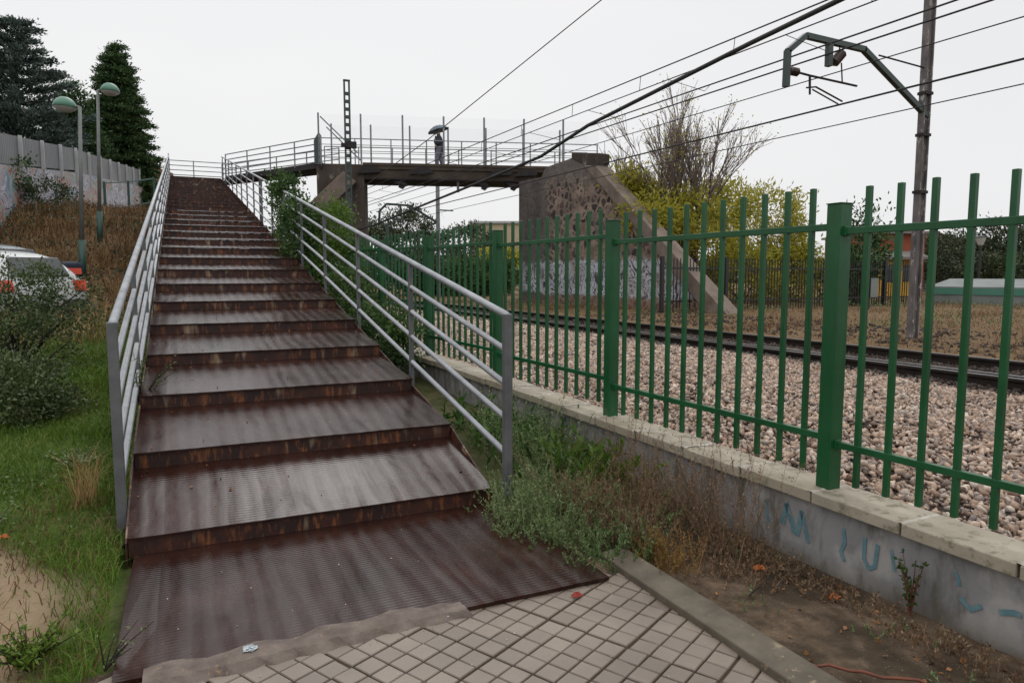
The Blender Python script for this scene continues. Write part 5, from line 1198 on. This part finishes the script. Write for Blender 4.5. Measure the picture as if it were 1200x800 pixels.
# straggling wall-foot plant
def sprig(name, label, base, h, n, L, W, mat, nst=8, spread=.6, stemmat='redtwig', cat='plant', group=None, leanv=(0, 0, 0)):
    t = thing(name, label, cat, base, group); m = MB(); P = []; D = []
    for i in range(nst):
        a = random.uniform(0, 2 * PI); l = random.uniform(.5, 1) * h; e = V(*base) + V(math.cos(a) * spread * l * random.uniform(.2, 1), math.sin(a) * spread * l * random.uniform(.2, 1), l) + V(*leanv) * l
        mid = V(*base) * .5 + e * .5 + V(0, 0, l * .12); pts = [V(*base), mid, e]; m.tube(pts, [.004, .003, .0015], 4, False)
        for j in range(n // nst):
            f = random.uniform(.15, 1); p = pts[0] * (1 - f) ** 2 + mid * 2 * f * (1 - f) + e * f * f; P.append(p); D.append([random.gauss(0, 1), random.gauss(0, 1), random.gauss(.4, .6)])
    m.build('stem', M[stemmat], t); leaves('leaves', np.array(P), np.array(D), RNG.uniform(.6, 1.3, len(P)) * L, RNG.uniform(.7, 1.2, len(P)) * W, mat, t); return t
def gp(u, v):   # where the ray meets z = 0
    p = cpx(u, v, 1); d_ = p - V(0, 0, CAMH); return V(0, 0, CAMH) + d_ * (-CAMH / d_[2])
g = gp(1062, 722); sprig('wall_plant', 'small green sapling growing against the graffitied wall face', (wx(g[1]) - .07, g[1], 0.0), .30, 150, .026, .018, M['vine'], 9, .45)
sprig('stair_weed', 'grey-green weed poking through the left handrail over a tread', (-.36, 6.3, .50), .45, 260, .035, .010, M['weedg'], 14, .8, 'bark_dark', leanv=(.35, 0, 0))
sprig('stair_weed', 'small wiry weed at the left edge of the foot plate', (-.34, 3.05, .0), .16, 60, .022, .008, M['weedg'], 7, 1.0, 'bark_dark', leanv=(.6, 0, 0))
# dry stalk tuft left of the handrail
t = thing('dry_grass_tuft', 'tuft of tall straw-coloured stalks beside the left handrail post', 'plant', (-.62, 5.1, float(H(-.62, 5.1))))
n = 70; P = np.stack([-.62 + RNG.normal(0, .035, n), 5.1 + RNG.normal(0, .05, n), np.full(n, float(H(-.62, 5.1)))], 1); blades('stalks', P, RNG.uniform(.22, .52, n), .5, .006, M['straw'], t)
for k_, (gx, gy, lb) in enumerate(((-1.1, 4.75, 'matted grey-green herb clump at the rear edge of the bare sandy patch'), (-.75, 5.9, 'low rough weed clump on the grass under the leafy shrub'), (-.62, 3.2, 'leafy green clump beside the foot plate, nearest the camera'))):
    sprig('weed_clump', lb, (gx, gy, float(H(gx, gy))), .17, 900, .03, .011, M['weedg'] if k_ < 2 else M['grass'], 40, 1.6, 'bark_dark', group='weed clumps in the left grass')

# big shrub at left
b0 = cpx(28, 450, 8.0)
shrub('leafy_shrub', 'large dark small-leaved shrub at the left edge hiding part of the car', 'shrub', (b0[0] - .2, b0[1], float(H(b0[0], b0[1]))), cpx(-8, 425, 8.0), (.84, .82, .72), 90, 95, .20, .045, .024, M['privet'], stems=25)
shrub('leafy_shrub', 'thin leafy branches rising in front of the white car, upper left', 'shrub', tuple(cpx(-30, 430, 8.6)), cpx(-12, 350, 8.6), (.8, .55, .62), 70, 60, .16, .045, .024, M['privet'], stems=10)
shrub('leafy_shrub', 'dense dark lower shrub on the grass in front of the large one, left edge', 'shrub', tuple(gp(-10, 520)), cpx(-14, 474, 6.4), (.66, .6, .42), 130, 120, .17, .04, .021, M['privet'], stems=3)
shrub('leafy_shrub', 'loose leafy sprays in front of the white car, between it and the lamp post', 'shrub', tuple(cpx(20, 430, 8.4)), cpx(44, 352, 8.4), (.70, .5, .42), 64, 48, .17, .042, .022, M['privet'], stems=9)
shrub('leafy_shrub', 'low spreading shrub branches over the grass right of the big shrub', 'shrub', tuple(cpx(56, 500, 6.6)), cpx(52, 490, 6.6), (.40, .5, .16), 24, 50, .15, .035, .018, M['privet'], stems=3)
shrub('ivy_clump', 'dark ivy clump hanging on the wall at the far left edge', 'shrub', tuple(cpx(4, 240, 26)), cpx(4, 212, 26), (.9, .9, 1.3), 60, 50, .35, .13, .08, M['cypress'], stems=3)
x, y = scatter(22000, -9, -.5, 11.5, 34, lambda x, y: sm(.5, .7, vn2(x * .6 + 11, y * .6)) * ddry(x, y) * 2)
tag(blades('pale_grass', np.stack([x, y, H(x, y) - .02], 1), RNG.uniform(.2, .6, len(x)), 1.0, .016, M['straw']), 'paler straw-coloured grass tufts among the russet growth on the bank', 'grass', kind='stuff')
shrub('ivy_clump', 'straggly green growth over the painted wall right of the ivy', 'shrub', tuple(cpx(48, 240, 27)), cpx(50, 228, 27), (1.1, 1.1, .55), 40, 40, .3, .13, .06, M['olive'], stems=3)
# vines and shrubs between stairs and fence
def at(x, y, z): return np.array([x, y, z])
shrub('climbing_vine', 'green vine smothering a stretch of the right handrail halfway up', 'vine', (2.0, 13.6, .5), at(1.98, 13.5, 2.35), (.26, .9, .62), 52, 70, .22, .075, .045, M['vine'], stems=8)
shrub('climbing_vine', 'small vine tuft on the right handrail higher up the stairs', 'vine', (2.0, 15.6, .6), at(2.0, 15.4, 3.25), (.22, .7, .45), 26, 60, .2, .075, .045, M['vine'], stems=4)
shrub('green_shrub', 'bright green pointed shrub in front of the left bridge pier', 'shrub', (2.55, 12.6, .4), at(2.5, 12.6, 1.75), (.40, .55, 1.1), 80, 80, .22, .07, .035, M['lime'], stems=8)
shrub('green_shrub', 'dark green bush behind the right handrail near its second post', 'shrub', (2.35, 8.8, .3), at(2.32, 8.9, .72), (.28, .9, .5), 60, 75, .2, .06, .032, M['vine'], stems=8)
shrub('green_shrub', 'mixed green bush filling the strip beside the middle of the stairs', 'shrub', (2.3, 10.9, .3), at(2.28, 11.0, 1.0), (.3, 1.2, .62), 70, 75, .22, .065, .034, M['vine'], stems=8)
shrub('green_shrub', 'overgrown bush along the upper stairs beneath the bridge approach', 'shrub', (2.6, 18, .5), at(2.6, 18.5, 1.7), (.6, 3.0, 1.2), 110, 70, .35, .10, .05, M['vine'], stems=8)
shrub('green_shrub', 'dark undergrowth at the foot of the left bridge pier', 'shrub', (3.4, 25, .5), at(3.4, 25.5, 1.7), (1.4, 2.0, 1.3), 90, 60, .45, .13, .06, M['olive'], stems=8)

# ------------------------------------------------------------------ litter
x, y = scatter(260, 1.9, 2.95, .8, 4.2, lambda x, y: .9 + 0 * x); z = H(x, y); z = np.where(x < 2.17, .05, z) + .008
D = RNG.normal(size=(len(x), 3)); D[:, 2] *= .15
k_ = (x > 2.2); tag(leaves('leaf_litter', np.stack([x, y, z], 1)[k_], D[k_], RNG.uniform(.015, .045, k_.sum()), RNG.uniform(.01, .028, k_.sum()), M['litter'], flat=.0), 'small dead leaves strewn over the soil by the wall', 'leaf litter', kind='stuff')
x, y = scatter(130, -.3, 2.0, 1.0, 4.2, lambda x, y: .55 + 0 * x); D = RNG.normal(size=(len(x), 3)); D[:, 2] *= .1
tag(leaves('crumbs', np.stack([x, y, np.where(y > 2.85, .022, .003) + 0 * x], 1), D, RNG.uniform(.005, .014, len(x)), RNG.uniform(.004, .009, len(x)), M['crumbs']), 'specks of grit and leaf on the paving and foot plate', 'grit', kind='stuff')
lx, ly = [], []
for n in range(1, 12):
    for q in range(14 if n < 5 else 8): lx.append(XL + .03 + abs(random.gauss(0, .35)) if random.random() < .6 else random.uniform(XL, XR)); ly.append(random.uniform(yn(n) + .05, yn(n + 1) - .03))
lx, ly = np.array(lx), np.array(ly); lz = np.array([zn(next(k for k in range(NS, 0, -1) if yn(k) <= q)) for q in ly]); fr = np.array([next(k for k in range(NS, 0, -1) if yn(k) <= q) for q in ly])
lz = lz + np.array([(q - yn(k)) / (yn(k + 1) - yn(k)) * (zn(k + 1) - RI - zn(k)) for q, k in zip(ly, fr)]) + .006
D = RNG.normal(size=(len(lx), 3)); D[:, 2] *= .08; k_ = lx < XR
tag(leaves('leaf_litter', np.stack([lx, ly, lz], 1)[k_], D[k_], RNG.uniform(.012, .032, k_.sum()), RNG.uniform(.008, .02, k_.sum()), M['litter']), 'small wet leaves stuck to the stair treads, mostly along the left side', 'leaf litter', kind='stuff')
def maple(name, label, p, s, mat, rz):
    m = MB(); pts = []
    for i in range(10):
        a = rz + 2 * PI * i / 10; r_ = s * (1 if i % 2 == 0 else .45); pts.append((p[0] + math.cos(a) * r_, p[1] + math.sin(a) * r_ , p[2] + .012 + .012 * math.sin(i * 2.3)))
    m.add([(p[0], p[1], p[2] + .008)] + pts, [(0, 1 + i, 1 + (i + 1) % 10) for i in range(10)]); m.tube([(p[0], p[1], p[2] + .008), (p[0] - s * 1.4, p[1] - s * .3, p[2] + .01)], .0015, 4)
    o = m.build(name, M[mat], org=p); so = o.modifiers.new('t', 'SOLIDIFY'); so.thickness = .0012; tag(o, label, 'leaf')
g = gp(889, 668); maple('fallen_leaf', 'bright orange fallen leaf on the soil near the wall', (g[0], g[1], float(H(g[0], g[1])) + .015), .042, 'orangeleaf', .4)
g = gp(978, 702); maple('fallen_leaf', 'second orange-brown leaf at the foot of the wall', (g[0], g[1], float(H(g[0], g[1])) + .015), .03, 'orangeleaf', 1.4)
g = gp(676, 700); maple('fallen_leaf', 'crimson leaf lying at the right corner of the paving below the foot plate', (g[0], g[1], .004), .032, 'redleaf', .9)
g = gp(50, 566); maple('fallen_leaf', 'pinkish brown leaf caught in the grass left of the handrail', (-.95, 4.55, float(H(-.95, 4.55)) + .05), .035, 'orangeleaf', .9)
g = gp(293, 770); m = MB(); 
for i in range(16):
    a = random.uniform(0, 6.3); r_ = random.uniform(.004, .028); m.add([(g[0] + math.cos(a) * r_ * 1.5, g[1] + math.sin(a) * r_, .032 + random.uniform(0, .012)) for a in (a, a + random.uniform(.4, 1.5), a + random.uniform(1.8, 3.2))] , [(0, 1, 2)])
o = m.build('foil_wrapper', M['foil'], org=(g[0], g[1], .03)); tag(o, 'crumpled shiny silver wrapper on the brown mortar ramp', 'litter')
a, b = gp(885, 771), gp(1042, 799); m = MB(); pts = [a + (b - a) * f + V(0, 0, .02) + V(random.gauss(0, .006), random.gauss(0, .006), random.gauss(0, .003)) for f in np.linspace(0, 1.3, 12)]
m.tube(pts, [.006] * 11 + [.002], 6); o = m.build('fallen_twig', M['redtwig'], smooth=True, org=pts[0]); tag(o, 'long reddish twig lying on the soil in the bottom right', 'twig')
a, b = gp(878, 702), gp(918, 672); m = MB(); m.tube([a + V(0, 0, .02), (a + b) / 2 + V(0, .01, .025), b + V(0, 0, .03)], [.006, .004, .002], 5); o = m.build('fallen_twig', M['bark_dark'], org=a); tag(o, 'short dark twig pointing at the orange leaf by the wall', 'twig')
# small dark sticks and grass in the paving joints
x, y = scatter(500, .2, 1.9, 2.55, 2.93, lambda x, y: sm(.55, .8, vn2(x * 6, y * 6))); k_ = (y > 2.80) 
tag(blades('joint_grass', np.stack([x, y, 0 * x - .01], 1)[k_], .02, .9, .003, M['grass']), 'short grass in the joint between paving and foot plate', 'grass', kind='stuff')

# ------------------------------------------------------------------ world and light
w = bpy.data.worlds.new('World'); sc.world = w; w.use_nodes = True; nt = w.node_tree; bg = nt.nodes['Background']
sky = nt.nodes.new('ShaderNodeTexSky'); sky.sky_type = 'NISHITA'; sky.sun_disc = False
EL, AZ = math.radians(48), math.radians(200)
sky.sun_elevation = EL; sky.sun_rotation = AZ; sky.air_density = 1; sky.dust_density = 6; sky.ozone_density = 1
# overcast: the blue is greyed out by an even cloud layer with faint structure
tc = nt.nodes.new('ShaderNodeTexCoord'); mp = nt.nodes.new('ShaderNodeMapping'); nt.links.new(tc.outputs['Generated'], mp.inputs['Vector']); mp.inputs['Scale'].default_value = (1, 1, 2.5)
nz = N(nt, 'ShaderNodeTexNoise'); nz.inputs['Scale'].default_value = 1.3; nz.inputs['Detail'].default_value = 3; nt.links.new(mp.outputs[0], nz.inputs['Vector'])
cl = ramp(nt, nz.outputs['Fac'], [(.3, (8.9, 8.93, 9.1)), (.7, (9.6, 9.6, 9.66))])
hs_ = nt.nodes.new('ShaderNodeHueSaturation'); hs_.inputs['Saturation'].default_value = .25; nt.links.new(sky.outputs[0], hs_.inputs['Color'])
sx = nt.nodes.new('ShaderNodeSeparateXYZ'); nt.links.new(tc.outputs['Generated'], sx.inputs[0])
zen = ramp(nt, sx.outputs['Z'], [(0.0, .94), (.10, .97), (.42, 1.0), (.62, 1.55), (1.0, 2.1)])
cl = mixc(nt, 1.0, cl, zen, 'MULTIPLY')
mx = mixc(nt, .93, hs_.outputs[0], cl)
nt.links.new(mx, bg.inputs['Color']); bg.inputs['Strength'].default_value = .1
sun = bpy.data.lights.new('sun', 'SUN'); sun.energy = .5; sun.angle = math.radians(25); sun.color = (1, .97, .93)
so = bpy.data.objects.new('sun', sun); COL.objects.link(so); so.rotation_euler = (PI / 2 - EL, 0, PI - AZ + PI)
sc.view_settings.view_transform = 'Standard'; sc.view_settings.look = 'None'; sc.view_settings.gamma = 1; sc.view_settings.exposure = 0; sc.view_settings.use_curve_mapping = False
